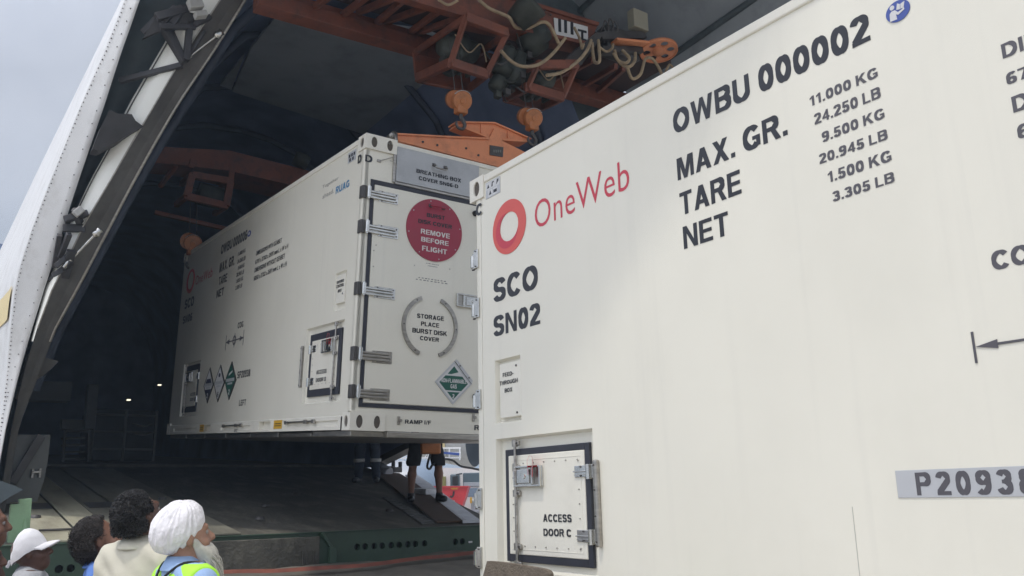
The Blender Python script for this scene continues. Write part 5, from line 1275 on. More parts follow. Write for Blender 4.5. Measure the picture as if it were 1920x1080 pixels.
mb.lathe(q0(938, 142), (.1, -.4, .9), [(0, 0), (0, .10), (.06, .12), (.10, .12), (.12, .09), (.3, .10), (.34, .06), (.34, 0)], 18)
mb.lathe(q0(963, 160), (.0, -.3, 1), [(0, 0), (0, .10), (.04, .12), (.20, .12), (.22, .10), (.36, .10), (.4, 0)], 18)
mb.bbox(tuple(q0(944, 150)), tuple(q0(972, 122) + Vector((0, .2, 0))), .02)
mb.lathe(q0(926, 168), (.4, -.2, .8), [(0, 0), (0, .07), (.03, .09), (.15, .09), (.18, 0)], 16)
mb.lathe(q0(985, 85), (.2, -1, .2), [(0, 0), (0, .16), (.05, .18), (.2, .18), (.22, .12), (.3, .12), (.3, .05), (.34, 0)], 18)
mb.lathe(AP(6.6)(982, 26), (.35, -.5, .5), [(-.12, 0), (-.12, .13), (.10, .16), (.12, .17), (.16, .17), (.16, .0)], 20)
wb(mb, 'drive_unit', M['motor'], crane)
mb = MB()
mb.prism([C1(*q, -.1) for q in ((1052, 118), (1120, 60), (1133, 62), (1092, 120))], Vector((0, .2, 0)), 0)
mb.beam(C1(1122, 70), C1(1205, 68), .12, .10); mb.beam(C1(1125, 95), C1(1200, 96), .12, .08)
mb.bbox(tuple(C1(1140, 92)), tuple(C1(1198, 66) + Vector((0, .2, 0))), .02)
for u, v in ((1131, 50), (1140, 46), (1148, 52), (1126, 62)): mb.tube([C1(u, v), C1(u + 4, v - 12, -.05), C1(u + 10, v + 2, -.03), C1(u + 6, v + 18)], .012, 6)
wb(mb, 'cable_junction', M['darksteel'], crane)
c_ = C1(1235, 95, -.1); mb = MB()                        # horizontal guide wheel with holes
n = 36; R_ = .235; vs = []; fs = []
cn = Vector((.05, .12, 1)).normalized(); ca = cn.orthogonal().normalized(); cb = cn.cross(ca)
mb.lathe(c_, cn, [(-.02, R_ * .93), (-.02, R_), (.02, R_), (.02, R_ * .93), (-.02, R_ * .93)], n)
holes = 6
for k in range(holes):                                   # web sectors with a round hole each
    for i in range(6):
        pass
def wheel_web(z):
    V_ = []; F_ = []
    per = 12
    for k in range(holes):
        t0 = 2 * math.pi * k / holes; t1 = 2 * math.pi * (k + 1) / holes
        hc = ca * math.cos((t0 + t1) / 2) * R_ * .62 + cb * math.sin((t0 + t1) / 2) * R_ * .62
        inn, out = [], []
        for i in range(per):
            t = 2 * math.pi * i / per; d = ca * math.cos(t) + cb * math.sin(t)
            inn.append(hc + d * R_ * .20)
        # outer loop of the sector
        lo = [ca * math.cos(t0 + (t1 - t0) * j / 6) * R_ * .95 + cb * math.sin(t0 + (t1 - t0) * j / 6) * R_ * .95 for j in range(7)] + [ca * math.cos(t1) * R_ * .3 + cb * math.sin(t1) * R_ * .3, ca * math.cos(t0) * R_ * .3 + cb * math.sin(t0) * R_ * .3]
        ang = lambda p: math.atan2((p - hc).dot(cb), (p - hc).dot(ca))
        lo.sort(key=ang); inn.sort(key=ang)
        b0 = len(V_); V_ += [c_ + cn * z + p for p in lo + inn]; nl, ni = len(lo), len(inn)
        i = j = 0
        while i < nl or j < ni:
            a1 = ang(lo[(i + 1) % nl]) + (2 * math.pi if i + 1 >= nl else 0); a2 = ang(inn[(j + 1) % ni]) + (2 * math.pi if j + 1 >= ni else 0)
            if j >= ni or (i < nl and a1 < a2): F_.append((b0 + i % nl, b0 + (i + 1) % nl, b0 + nl + j % ni)); i += 1
            else: F_.append((b0 + i % nl, b0 + nl + (j + 1) % ni, b0 + nl + j % ni)); j += 1
    return V_, F_
for z in (-.008, .008): mb.add(*wheel_web(z), 0)
mb.lathe(c_, cn, [(-.03, 0), (-.03, R_ * .34), (.03, R_ * .34), (.03, 0)], 20)
mb.beam(c_ + Vector((-.15, 0, .03)), C1(1150, 78, -.05), .16, .03)
wb(mb, 'guide_wheel', M['orange2'], crane)
mb = MB(); mb.bbox((-.13, -.06, -.13), (.11, .06, .12), .01, T=Matrix.Translation(C1(1197, 40, -.05))); wb(mb, 'control_box', M['beige'], crane)
Z6 = lambda x, y: (720 + x / 3.31, y / 3.31)
for pts in ([(340, 0), (400, 30), (460, 0)], [(590, 0), (650, 50), (740, 90), (780, 112), (820, 170), (900, 172), (980, 137), (1030, 160), (1085, 272)],
            [(725, 315), (790, 380), (860, 412), (960, 400), (1050, 330), (1125, 235)], [(1010, 467), (1100, 450), (1200, 382), (1260, 312), (1285, 250)],
            [(1290, 262), (1302, 370), (1320, 390), (1338, 370), (1330, 250)], [(1335, 290), (1380, 320), (1415, 300), (1420, 270)], [(1430, 310), (1450, 370), (1500, 392), (1522, 360), (1480, 312)],
            [(1425, 330), (1470, 395), (1520, 415), (1555, 380), (1560, 330)], [(1510, 420), (1540, 487), (1592, 460), (1620, 370), (1660, 362), (1700, 412), (1732, 480)], [(1742, 460), (1772, 402), (1802, 432)], [(1180, 170), (1215, 240), (1228, 300), (1240, 270)]):
    mb = MB(); mb.tube([C1(*Z6(*q), -.24 + .05 * math.sin(i * 1.7)) for i, q in enumerate(pts)], .019 if len(pts) > 4 else .015, 10); wb(mb, 'cable', M['cable'], crane)
rp_ = random.Random(11)
for k_ in range(34):                                      # small pipes, valves and boxes between the hoists
    u_, v_ = rp_.uniform(930, 1000), rp_.uniform(85, 180); d_ = rp_.uniform(-.05, .7); p_ = C1(u_, v_, d_); mb = MB()
    if k_ % 3 == 0: mb.bbox((p_.x - .03, p_.y - .03, p_.z - .04), (p_.x + .04, p_.y + .04, p_.z + .03), .008)
    else: q_ = p_ + Vector((rp_.uniform(-.22, .22), rp_.uniform(-.12, .12), rp_.uniform(-.12, .18))); mb.tube([p_, p_.lerp(q_, .5) + Vector((0, 0, -.05)), q_], .010, 6, sub=3)
    wb(mb, 'pipe' if k_ % 3 else 'junction_box', M['darksteel' if k_ % 4 else 'motor'], crane)
for a_, b_, n_ in (((1010, 12), (1098, 76), 9), ((880, 36), (1000, 66), 12)):        # bolts along the girder
    mb = MB()
    for k_ in range(n_):
        t_ = k_ / (n_ - 1); p_ = C1(a_[0] + (b_[0] - a_[0]) * t_, a_[1] + (b_[1] - a_[1]) * t_, -.005); mb.cyl(p_, p_ - Vector((0, .012, 0)), .010, n=8)
    wb(mb, 'rivets', M['darksteel'], crane)
# hook blocks
def hook_block(u, v, a, label, k=1.0):
    c = on(u, v, (0, 1, 0), a); e = empty('hook_block', c + Vector((0, 0, -.16)), label, 'hook block', 'crane hook blocks')
    ax = Vector((-.22, -.85, -.42)).normalized()
    mb = MB()
    mb.lathe(c - ax * .02 * k, ax, [(0, 0), (0, .085 * k), (.02 * k, .10 * k), (.09 * k, .10 * k), (.10 * k, .092 * k), (.105 * k, .03 * k), (.115 * k, .025 * k), (.115 * k, 0)], 28, 0, False)
    mb.lathe(c - ax * .10 * k + Vector((-.05 * k, 0, 0)), ax, [(0, 0), (0, .095 * k), (.07 * k, .095 * k), (.07 * k, 0)], 28, 0, False)
    mb.bbox((-.06 * k, -.05 * k, -.15 * k), (.06 * k, .05 * k, -.06 * k), .015 * k, 0, Matrix.Translation(c))
    wb(mb, 'pulley_housing', M['hoist'], e)
    mb = MB()
    up = Vector((0, 0, 1)); sd = ax.cross(up).normalized(); u2 = sd.cross(ax)
    for i in range(9):
        t = rad(35 + 110 * i / 9); t2 = rad(35 + 110 * (i + .62) / 9)
        q = [c + ax * .085 * k + (sd * math.cos(x) + u2 * math.sin(x)) * r_ * k for x, r_ in ((t, .101), (t2, .101))]
        mb.prism([q[0], q[1], q[1] - ax * .045 * k, q[0] - ax * .045 * k], (sd * math.cos(t) + u2 * math.sin(t)) * .004)
    wb(mb, 'white_marking', M['placwhite'], e)
    mb = MB(); b = c + Vector((0, 0, -.15 * k))
    mb.cyl(b, b + Vector((0, 0, -.05 * k)), .02 * k, n=10)
    mb.tube([b + Vector((x * k, 0, z * k)) for x, z in ((0, -.04), (.03, -.07), (.045, -.11), (.02, -.155), (-.03, -.155), (-.055, -.12), (-.05, -.09))], lambda t: (.022 - .010 * t) * k, 10)
    wb(mb, 'hook', M['darksteel'], e)
    mb = MB()
    for dx in (-.05, .05): mb.cyl(c + Vector((dx, .02, .05)), c + Vector((dx * .9, .15, .75)), .006, n=6)
    wb(mb, 'hoist_rope', M['darksteel'], e)
hook_block(864, 189, 6.85, 'left orange hook block above the rocker beam, hanging under the cable-looped crane')
hook_block(997, 221, 6.85, 'right orange hook block above the rocker beam, nearest the white container roof')
hook_block(362, 455, 12.3, 'faded round hook block over the dark deep end of the hanging container', 1.25)
# lifting beam on the container end
LB = AP(6.88); TH = Vector((0, .16, 0))
lb = empty('lifting_beam', LB(930, 300), 'salmon-orange lifting beam with a rocker on top of the hanging container', 'lifting beam')
mb = MB(); web = [(740, 250), (850, 256), (919, 260), (928, 232), (936, 234), (942, 264), (994, 288), (1060, 345), (1060, 352), (742, 257)]
mb.prism([LB(*q) for q in ((742, 251), (850, 257), (917, 260), (927, 240), (938, 243), (942, 264), (1006, 296), (1110, 336), (1110, 356), (742, 259))], TH)
mb.prism([LB(*q, -.03) for q in ((738, 257), (1110, 353), (1110, 358), (738, 262))], Vector((0, .22, 0)))
mb.prism([LB(*q, -.02) for q in ((740, 249), (850, 255), (918, 258), (918, 261), (850, 258), (740, 252))], Vector((0, .20, 0)))
wb(mb, 'spreader', M['orange2'], lb)
mb = MB(); mb.prism([LB(*q, .03) for q in ((856, 228), (928, 230), (996, 260), (989, 265), (942, 262), (934, 248), (920, 259), (858, 233))], Vector((0, .10, 0)))
mb.prism([LB(*q, .0) for q in ((855, 227), (928, 228.5), (997, 259), (996.5, 261), (928, 231), (856, 229.5))], Vector((0, .16, 0)))
mb.prism([LB(*q, .0) for q in ((858, 232), (919, 257), (919, 260), (857, 235))], Vector((0, .16, 0)))
mb.prism([LB(*q, .0) for q in ((942, 260), (989, 263), (989, 266), (942, 263))], Vector((0, .16, 0)))
for u, v0, v1 in ((902, 231, 249), (952, 244, 258)): mb.prism([LB(*q, .015) for q in ((u, v0), (u + 2, v0), (u + 2, v1), (u, v1))], Vector((0, .03, 0)))
wb(mb, 'rocker', M['orange2'], lb)
mb = MB(); mb.prism([LB(*q, -.012) for q in ((919, 272), (944, 276), (943, 294), (919, 290))], Vector((0, .01, 0)), 0)
for k, u in enumerate((925, 929, 933, 937)): mb.prism([LB(*q, -.016) for q in ((u, 280.5), (u + 2.6, 281), (u + 2.6, 286), (u, 285.5))], Vector((0, .004, 0)), 1)
wb(mb, 'rating_plate', [M['darksteel'], M['wallgrey']], lb)
mb = MB()
for q in ((820, 272), (897, 291), (793, 266), (874, 278)): mb.cyl(LB(*q, -.012), LB(*q, .01), .012, n=10)
wb(mb, 'pin', M['darksteel'], lb)
mb = MB(); a_ = LB(737, 254, -.04)
mb.tube([a_ + Vector((.03, .1, .02)), a_ + Vector((0, -.02, .02)), a_ + Vector((-.01, -.08, -.04)), a_ + Vector((-.012, -.1, -.14)), a_ + Vector((-.012, -.08, -.19))], .016, 10); mb.lathe(a_ + Vector((.0, -.03, .0)), (0, 1, 0), [(0, 0), (0, .035), (.1, .035), (.1, 0)], 14)
wb(mb, 'shackle', M['zinc'], lb)
# rear crane, dark inside the hold
D1 = AP(12.2)
cr2 = empty('overhead_crane', (3.6, 12.4, 6.4), 'second overhead crane, dim red-brown beam deep inside the hold', 'crane', 'overhead travelling cranes')
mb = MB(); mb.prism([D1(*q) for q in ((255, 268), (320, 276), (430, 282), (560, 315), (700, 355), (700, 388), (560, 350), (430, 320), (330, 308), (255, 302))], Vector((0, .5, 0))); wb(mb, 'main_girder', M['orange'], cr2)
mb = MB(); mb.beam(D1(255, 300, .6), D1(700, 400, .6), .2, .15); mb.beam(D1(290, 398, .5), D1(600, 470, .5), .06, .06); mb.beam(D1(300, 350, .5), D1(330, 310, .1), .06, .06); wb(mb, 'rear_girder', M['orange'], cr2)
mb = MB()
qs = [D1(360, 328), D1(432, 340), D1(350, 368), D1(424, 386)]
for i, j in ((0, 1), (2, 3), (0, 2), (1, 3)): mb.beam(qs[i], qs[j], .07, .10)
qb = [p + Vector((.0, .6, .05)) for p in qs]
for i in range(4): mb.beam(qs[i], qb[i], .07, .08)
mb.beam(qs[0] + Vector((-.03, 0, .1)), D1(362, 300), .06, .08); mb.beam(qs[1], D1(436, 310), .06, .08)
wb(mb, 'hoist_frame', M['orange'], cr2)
mb = MB(); mb.lathe(D1(372, 362, .25), (1, 0, -.1), [(0, 0), (0, .17), (.45, .17), (.47, 0)], 18); wb(mb, 'hoist_motor', M['motor'], cr2); mb = MB(); mb.lathe(D1(560, 312, -.05), (.3, -.3, 1), [(0, 0), (0, .12), (.2, .12), (.22, 0)], 14); wb(mb, 'hoist_motor', M['motor'], cr2)

# ------------------------------------------------------------------ mats and canvas on the ramp
P_ = [RP(*q, .012) for q in ((701, 886), (749, 889), (775, 905), (802, 926), (836, 950), (852, 963), (875, 979), (819, 981), (760, 934))]
mb = MB(); mb.prism(P_, Vector((0, 0, .02)))
mat_o = mb.build('rubber_mat', M['brownmat']); tag(mat_o, 'long brown rubber mat laid down the right side of the ramp', 'mat')
mb = MB(); nx, ny = 60, 22; V_ = []
for j in range(ny):
    for i in range(nx):
        x = .3 + 6.0 * i / (nx - 1); t = j / (ny - 1); y = 8.44 - 3.2 * t
        z = 1.13 - .10 * t - .42 * t * t + .05 * noise.noise(Vector((x * 1.3, y * 1.1, 3))) + .02 * noise.noise(Vector((x * 5, y * 4, 1)))
        if j == 0: z = 1.10 + .05 * max(0, noise.noise(Vector((x * .9, 0, 8)))) + .10 * math.exp(-((x - 5.0) / .5) ** 2) * .8
        V_.append((x, y, z))
mb.add(V_, [(j * nx + i, j * nx + i + 1, (j + 1) * nx + i + 1, (j + 1) * nx + i) for j in range(ny - 1) for i in range(nx - 1)], 0, True)
V2 = V_
cv = mb.build('canvas_sheet', M['canvas']); tag(cv, 'crumpled grey-brown canvas spread below the green ramp beam', 'canvas')
mb = MB(); top_, bot_ = [], []
for i in range(40):
    k = i / 39; x = 1.9 + 3.6 * k
    y = 7.72 + .30 * k + .05 * noise.noise(Vector((x * 1.5, 2, 0)))
    t = (8.44 - y) / 3.2; z = 1.13 - .10 * t - .42 * t * t + .05 * noise.noise(Vector((x * 1.3, y * 1.1, 3))) + .045
    w = .13 * (.45 + .8 * noise.noise(Vector((x * 2.3, 5, 5))))
    top_.append(Vector((x, y, z + .02))); bot_.append(Vector((x, y - max(.03, w), z - .01)))
mb.loft([top_, bot_], 0); mb.loft([[p - Vector((0, 0, .03)) for p in top_], top_], 0)
rc = mb.build('canvas_strap', M['canvasred'], cv)
# felt mat standing against the near container
mb = MB(); FM = lambda u, v: on(u, v, (1, 0, 0), 2.50)
out_ = [(913, 1052), (935, 1053.5), (958, 1056.5), (985, 1061), (1008, 1065), (1018, 1067), (1026, 1070), (1030, 1076), (1030, 1100), (1034, 1180), (890, 1180), (897, 1120), (904, 1085)]
mb.prism([FM(*q) for q in out_], Vector((.025, 0, 0)))
o = mb.build('felt_mat', M['felt']); tag(o, 'brown felt mat leaning upright below the near access door', 'mat')

# ------------------------------------------------------------------ vehicles beyond the ramp
HR = Vector((.8196, -.5730, 0)); HF = Vector((.5730, .8196, 0)); UP = Vector((0, 0, 1))
def FR_(u, v, d):
    """frame whose x runs right, y away and z up, at the foot of sight line (u, v) d metres off"""
    p = atd(u, v, d); return Matrix(((HR.x, HF.x, 0, p.x), (HR.y, HF.y, 0, p.y), (0, 0, 1, p.z), (0, 0, 0, 1)))
def vp(u, v, d): return on(u, v, HF, HF.dot(EYE) + d)
def vbox(mb, u0, v0, u1, v1, d, depth, mi=0, r=.04):
    p = vp(u0, v1, d); T = Matrix(((HR.x, HF.x, 0, p.x), (HR.y, HF.y, 0, p.y), (0, 0, 1, p.z), (0, 0, 0, 1))); a = T.inverted() @ vp(u1, v0, d)
    mb.bbox((0, 0, 0), (a.x, depth, a.z), r, mi, T)
def vpoly(mb, pts, d, depth, mi=0): mb.prism([vp(u, v, d) for u, v in pts], HF * depth, mi)
tk = empty('tanker_truck', (vp(845, 930, 34).x, vp(845, 930, 34).y, 0), 'white cab tanker truck with grey tank behind the loading ramp', 'tanker truck')
mb = MB(); vpoly(mb, [(826, 880), (832, 877), (900, 878), (960, 880), (962, 985), (826, 985)], 33.5, 2.3)
wb(mb, 'cab', M['truckwhite'], tk)
mb = MB(); vbox(mb, 868, 885, 950, 913, 33.46, .1, 0, .03); wb(mb, 'windscreen', M['glass'], tk)
mb = MB(); vbox(mb, 869, 903, 948, 912, 33.44, .04, 0, .01); wb(mb, 'dashboard', M['truckgrey'], tk)
mb = MB(); vbox(mb, 866, 914, 950, 932, 33.47, .06, 0, .02); wb(mb, 'grille', M['tankblue'], tk)
mb = MB(); vbox(mb, 826.5, 893, 836, 915, 33.42, .1, 0, .02); wb(mb, 'side_window', M['olive'], tk)
mb = MB(); vbox(mb, 844, 889, 862, 916, 33.42, .1, 0, .05); wb(mb, 'door_window', M['glass'], tk)
mb = MB(); vbox(mb, 848, 892, 859, 910, 33.1, .12, 0, .05); mb.beam(vp(856, 890, 33.1), vp(866, 888, 33.4), .05, .05); wb(mb, 'mirror', M['tyre'], tk)
mb = MB(); vbox(mb, 883, 936, 960, 962, 33.3, .2, 0, .05); wb(mb, 'bumper', M['truckgrey'], tk)
mb = MB(); vbox(mb, 881, 932, 885, 944, 33.2, .1, 0, .03); wb(mb, 'indicator', M['yellow'], tk)
for u in (850, 930):
    mb = MB(); c = vp(u, 985, 33.3); c.z = .5; mb.lathe(c, HF, [(0, 0), (0, .28), (.02, .5), (.3, .5), (.3, 0)], 22); wb(mb, 'wheel', M['tyre'], tk)
mb = MB(); p = vp(690, 925, 36); q = vp(775, 925, 36); q.z = p.z
mb.lathe(p, q - p, [(0, 0), (.05, .9), (.2, 1.22), (.35, 1.28), ((q - p).length, 1.28)], 28); wb(mb, 'tank', M['truckgrey'], tk)
mb = MB(); q2 = vp(828, 925, 36); q2.z = p.z; mb.lathe(q, q2 - q, [(0, 1.285), ((q2 - q).length * .85, 1.285), ((q2 - q).length, 1.0), ((q2 - q).length, 0)], 28); wb(mb, 'tank_front', M['tankblue'], tk)
mb = MB(); vbox(mb, 690, 868, 782, 872, 36, 1.2, 0, .02); wb(mb, 'walkway', M['darksteel'], tk)
mb = MB()
for k in range(9):
    u = 706 + k * 19.5; mb.beam(vp(u, 869 - (k > 6) * 6, 36), vp(u, 840, 36), .05, .05)
for v in (841, 850, 859): mb.beam(vp(704, v + 1, 36), vp(864, v - 1, 36), .05, .06)
for k in range(5): mb.beam(vp(716 + k * 19, 866, 36), vp(730 + k * 19, 842, 36), .03, .03)
wb(mb, 'railing', M['truckwhite'], tk)
mb = MB(); vpoly(mb, [(832, 847), (861, 849), (861, 854), (832, 851)], 35.9, .05); wb(mb, 'panel_stripe', M['bluepaint'], tk)
gp = empty('ground_power_unit', (vp(840, 930, 31).x, vp(840, 930, 31).y, 0), 'red ground power unit with sloped end beside the white truck', 'power unit')
mb = MB(); vpoly(mb, [(803, 913), (877.5, 912.5), (873, 930), (865, 953), (860, 968), (803, 968)], 31, 1.4)
vpoly(mb, [(801, 911.5), (878.5, 911), (878, 914), (801, 914.5)], 30.96, 1.48); gb = wb(mb, 'housing', M['gpured'], gp)
def sign(body, u0, u1, v0, v1, d, mat, name='lettering', parent=None):
    vs, fs, x0, x1, y0, y1 = block_geo(body); mb = MB()
    mb.add([vp(u0 + (v.x - x0) / (x1 - x0) * (u1 - u0), v1 + (v.y - y0) / (y1 - y0) * (v0 - v1), d - v.z) for v in vs], fs)
    return wb(mb, name, M[mat], parent, fix=False)
sign('HOBART', 845.5, 859, 913.9 + .6, 917.8, 30.93, 'yellow', parent=gp)
sign('1369', 842, 852.5, 938, 942, 30.95, 'placwhite', parent=gp)
mb = MB(); mb.tube([vp(u, v, 30.9) for u, v in ((851, 921), (850, 928), (847, 932), (844, 930))], .035, 6); wb(mb, 'handle', M['tyre'], gp)
for u in (815, 852):
    mb = MB(); c = vp(u, 980, 31); c.z = .32; mb.lathe(c, HF, [(0, 0), (0, .16), (.02, .32), (.2, .32), (.2, 0)], 18); wb(mb, 'wheel', M['tyre'], gp)
mb = MB(); mb.cyl(vp(825.5, 985, 30.5), vp(825.5, 902, 30.5), .03, n=8); wb(mb, 'pole', M['truckwhite'], gp)
mb = MB(); p = vp(800, 824, 45); q = vp(900, 826, 45); L_ = (q - p).length
ax = (q - p) + HF * -.9
mb.lathe(p, ax, [(-1.5, 0), (-1.2, .7), (0, 1.0), (L_ * .35, 1.18), (L_ * .62, 1.30), (L_ * .85, 1.42), (L_ * .93, 1.42), (L_ * .97, 1.36)], 36)
eng = wb(mb, 'engine', M['skin_grey'], ac)
mb = MB(); mb.lathe(p, ax, [(L_ * .97, 1.365), (L_ * .93, 1.2), (L_ * .80, 1.15), (L_ * .78, 0)], 36); wb(mb, 'engine_intake', M['hole'], ac)
mb = MB(); mb.lathe(p, ax, [(L_ * .56, 1.286), (L_ * .57, 1.292)], 36); wb(mb, 'engine_seam', M['darksteel'], ac)
mb = MB()
T_ = ax.normalized(); a_ = T_.cross(UP).normalized(); b_ = a_.cross(T_)
if a_.dot(HF) > 0: a_ = -a_
rws = []
for h in np.linspace(L_ * .28, L_ * .56, 6):
    rr = float(np.interp(h, [0, L_ * .35, L_ * .62], [1.0, 1.18, 1.30])) + .03
    rws.append([p + T_ * h + (a_ * math.cos(t) + UP * math.sin(t)) * rr for t in (-.36, -.27, -.18)])
mb.loft(rws, 0); wb(mb, 'engine_stripe', M['yellowpaint'], ac)
mb = MB(); vbox(mb, 838, 780, 870, 815, 46, 3, 0, .2); wb(mb, 'engine_pylon', M['skin_grey'], ac)

# ------------------------------------------------------------------ people
def surface_nets(F, org, h):
    """mesh of the zero level of a sampled distance field"""
    nx, ny, nz = F.shape; S = F < 0
    cells = np.zeros((nx - 1, ny - 1, nz - 1), np.int8)
    acc = np.zeros((nx - 1, ny - 1, nz - 1, 3), np.float32); cnt = np.zeros((nx - 1, ny - 1, nz - 1), np.float32)
    sl_ = lambda o: tuple(slice(o[k], o[k] + (nx - 1, ny - 1, nz - 1)[k]) for k in range(3))
    cor = [(i, j, k) for i in (0, 1) for j in (0, 1) for k in (0, 1)]
    for a in cor:
        for ax in range(3):
            if a[ax]: continue
            b = list(a); b[ax] = 1
            fa, fb = F[sl_(a)], F[sl_(b)]; m = (fa < 0) != (fb < 0)
            if not m.any(): continue
            t = np.where(m, fa / np.where(m, fa - fb, 1), 0)
            for q in range(3):
                acc[..., q] += np.where(m, a[q] + (t if q == ax else 0), 0)
            cnt += m
    act = cnt > 0; idx = -np.ones(act.shape, np.int64); idx[act] = np.arange(act.sum())
    ijk = np.argwhere(act)
    V = (ijk + acc[act] / cnt[act][:, None]) * h + np.array(org)
    Q = []
    for ax in range(3):
        o = [0, 0, 0]; o[ax] = 1
        A = S[:nx - o[0], :ny - o[1], :nz - o[2]]; B = S[o[0]:, o[1]:, o[2]:]
        e = np.argwhere(A != B); u, v = [(1, 2), (2, 0), (0, 1)][ax]
        e = e[(e[:, u] > 0) & (e[:, v] > 0)]
        ok = np.ones(len(e), bool)
        for q in range(3): ok &= e[:, q] < act.shape[q]
        e = e[ok]
        def at(du, dv):
            c = e.copy(); c[:, u] -= du; c[:, v] -= dv; return idx[c[:, 0], c[:, 1], c[:, 2]]
        q = np.stack([at(1, 1), at(0, 1), at(0, 0), at(1, 0)], 1)
        flip = ~S[e[:, 0], e[:, 1], e[:, 2]]
        q[flip] = q[flip][:, ::-1]
        Q.append(q[(q >= 0).all(1)])
    return V, np.concatenate(Q)

class Field:
    def __init__(self, lo, hi, h):
        self.lo = np.array(lo, np.float32); self.h = h
        n = np.ceil((np.array(hi) - self.lo) / h).astype(int) + 1
        self.F = np.full(n, 1.0, np.float32)
    def _blk(self, lo, hi, pad):
        a = np.maximum(0, np.floor((np.array(lo) - pad - self.lo) / self.h).astype(int)); b = np.minimum(self.F.shape, np.ceil((np.array(hi) + pad - self.lo) / self.h).astype(int) + 2)
        if (b <= a).any(): return None, None
        g = np.meshgrid(*[self.lo[k] + self.h * np.arange(a[k], b[k]) for k in range(3)], indexing='ij')
        return tuple(slice(a[k], b[k]) for k in range(3)), np.stack(g, -1)
    def _mix(self, s, d, k, sub=False):
        f = self.F[s]
        if sub: self.F[s] = np.maximum(f, -d); return
        if k <= 0: self.F[s] = np.minimum(f, d); return
        t = np.clip(.5 + .5 * (d - f) / k, 0, 1)
        self.F[s] = d * (1 - t) + f * t - k * t * (1 - t)
    def cone(self, p, q, r1, r2=None, k=.02, sub=False):
        p, q = np.array(p, np.float32), np.array(q, np.float32); r2 = r1 if r2 is None else r2
        s, X = self._blk(np.minimum(p, q) - max(r1, r2), np.maximum(p, q) + max(r1, r2), k + 3 * self.h)
        if s is None: return self
        d = q - p; t = np.clip(((X - p) @ d) / max(1e-9, d @ d), 0, 1)
        D = np.linalg.norm(X - p - t[..., None] * d, axis=-1) - (r1 + (r2 - r1) * t)
        self._mix(s, D, k, sub); return self
    def chain(self, pts, rs, k=.02):
        for i in range(len(pts) - 1): self.cone(pts[i], pts[i + 1], rs[i], rs[i + 1], k)
        return self
    def ell(self, c, r, k=.02, R=None, sub=False):
        c, r = np.array(c, np.float32), np.array(r, np.float32); m = r.max()
        s, X = self._blk(c - m, c + m, k + 3 * self.h)
        if s is None: return self
        Y = X - c
        if R is not None: Y = Y @ np.array(R, np.float32)
        q = Y / r; l = np.linalg.norm(q, axis=-1); l2 = np.linalg.norm(q / r, axis=-1)
        self._mix(s, l * (l - 1) / np.maximum(l2, 1e-6), k, sub); return self
    def grid(self):
        g = np.meshgrid(*[self.lo[k] + self.h * np.arange(self.F.shape[k]) for k in range(3)], indexing='ij'); return g
    def clip(self, fn):
        X, Y, Z = self.grid(); self.F = np.maximum(self.F, fn(X, Y, Z)); return self
    def add(self, fn):
        X, Y, Z = self.grid(); self.F = self.F + fn(X, Y, Z).astype(np.float32); return self
    def mesh(self, name, mat, parent, scale=1.0):
        V, Q = surface_nets(self.F, self.lo, self.h)
        me = bpy.data.meshes.new(name); me.from_pydata((V * scale).tolist(), [], Q.tolist())
        me.materials.append(mat); me.polygons.foreach_set('use_smooth', [True] * len(me.polygons)); me.update()
        bm = bmesh.new(); bm.from_mesh(me); bmesh.ops.recalc_face_normals(bm, faces=bm.faces[:])
        bmesh.ops.smooth_vert(bm, verts=bm.verts[:], factor=.4, use_axis_x=True, use_axis_y=True, use_axis_z=True); bm.to_mesh(me); bm.free()
        return link(name, me, parent)

def skin_mat(name, col): 
    return material(name, col, 0.5, var=0.08, vscale=14, dirt=tuple(c * .72 for c in col), dscale=22, damt=.4, bump=.15, bscale=90)
SK = {'dark': skin_mat('dark_brown_skin', (0.105, 0.050, 0.034)), 'mid': skin_mat('brown_skin', (0.19, 0.092, 0.058)), 'light': skin_mat('light_brown_skin', (0.33, 0.18, 0.12))}
CL = {'grey': material('grey_cotton', (0.42, 0.43, 0.45), .9, var=.05, vscale=8, bump=.35, bscale=9),
      'bluepolo': material('blue_cotton', (0.10, 0.20, 0.52), .9, var=.05, vscale=8, bump=.35, bscale=9),
      'beigeshirt': material('beige_cotton', (0.58, 0.55, 0.45), .85, var=.04, vscale=8, bump=.35, bscale=8),
      'ltblue': material('light_blue_cotton', (0.30, 0.43, 0.66), .85, var=.04, vscale=8, bump=.35, bscale=9),
      'hivis': material('lime_safety_vest', (0.42, 0.82, 0.06), .7, var=.05, vscale=8, bump=.3, bscale=10),
      'black': material('black_cotton', (0.018, 0.018, 0.022), .9, var=.1), 'navy': material('navy_work_cloth', (0.028, 0.038, 0.060), .9, var=.15, vscale=8, bump=.3, bscale=12),
      'khaki': material('dark_trouser_cloth', (0.06, 0.058, 0.055), .9, var=.1), 'brown': material('brown_shirt_cloth', (0.14, 0.075, 0.05), .9, var=.1),
      'white': material('white_cap_cotton', (0.76, 0.75, 0.77), .85, var=.03, vscale=10, bump=.4, bscale=14), 'turban': material('white_turban_muslin', (0.80, 0.78, 0.80), .9, var=.03, vscale=20, bump=.5, bscale=40),
      'lanyard': material('violet_lanyard', (0.10, 0.08, 0.34), .6), 'reflect': material('reflective_tape', (0.42, 0.43, 0.43), .35, .2), 'boot': material('black_boot_leather', (0.014, 0.014, 0.016), .45)}
HAIR = {'black': material('black_hair', (0.014, 0.013, 0.014), .33, var=.4, vscale=40, bump=1.0, bscale=120), 'brownblack': material('brown_black_hair', (0.022, 0.016, 0.014), .45, var=.4, vscale=40, bump=1.0, bscale=120),
        'white': material('grey_white_beard', (0.52, 0.50, 0.44), .7, var=.15, vscale=30)}

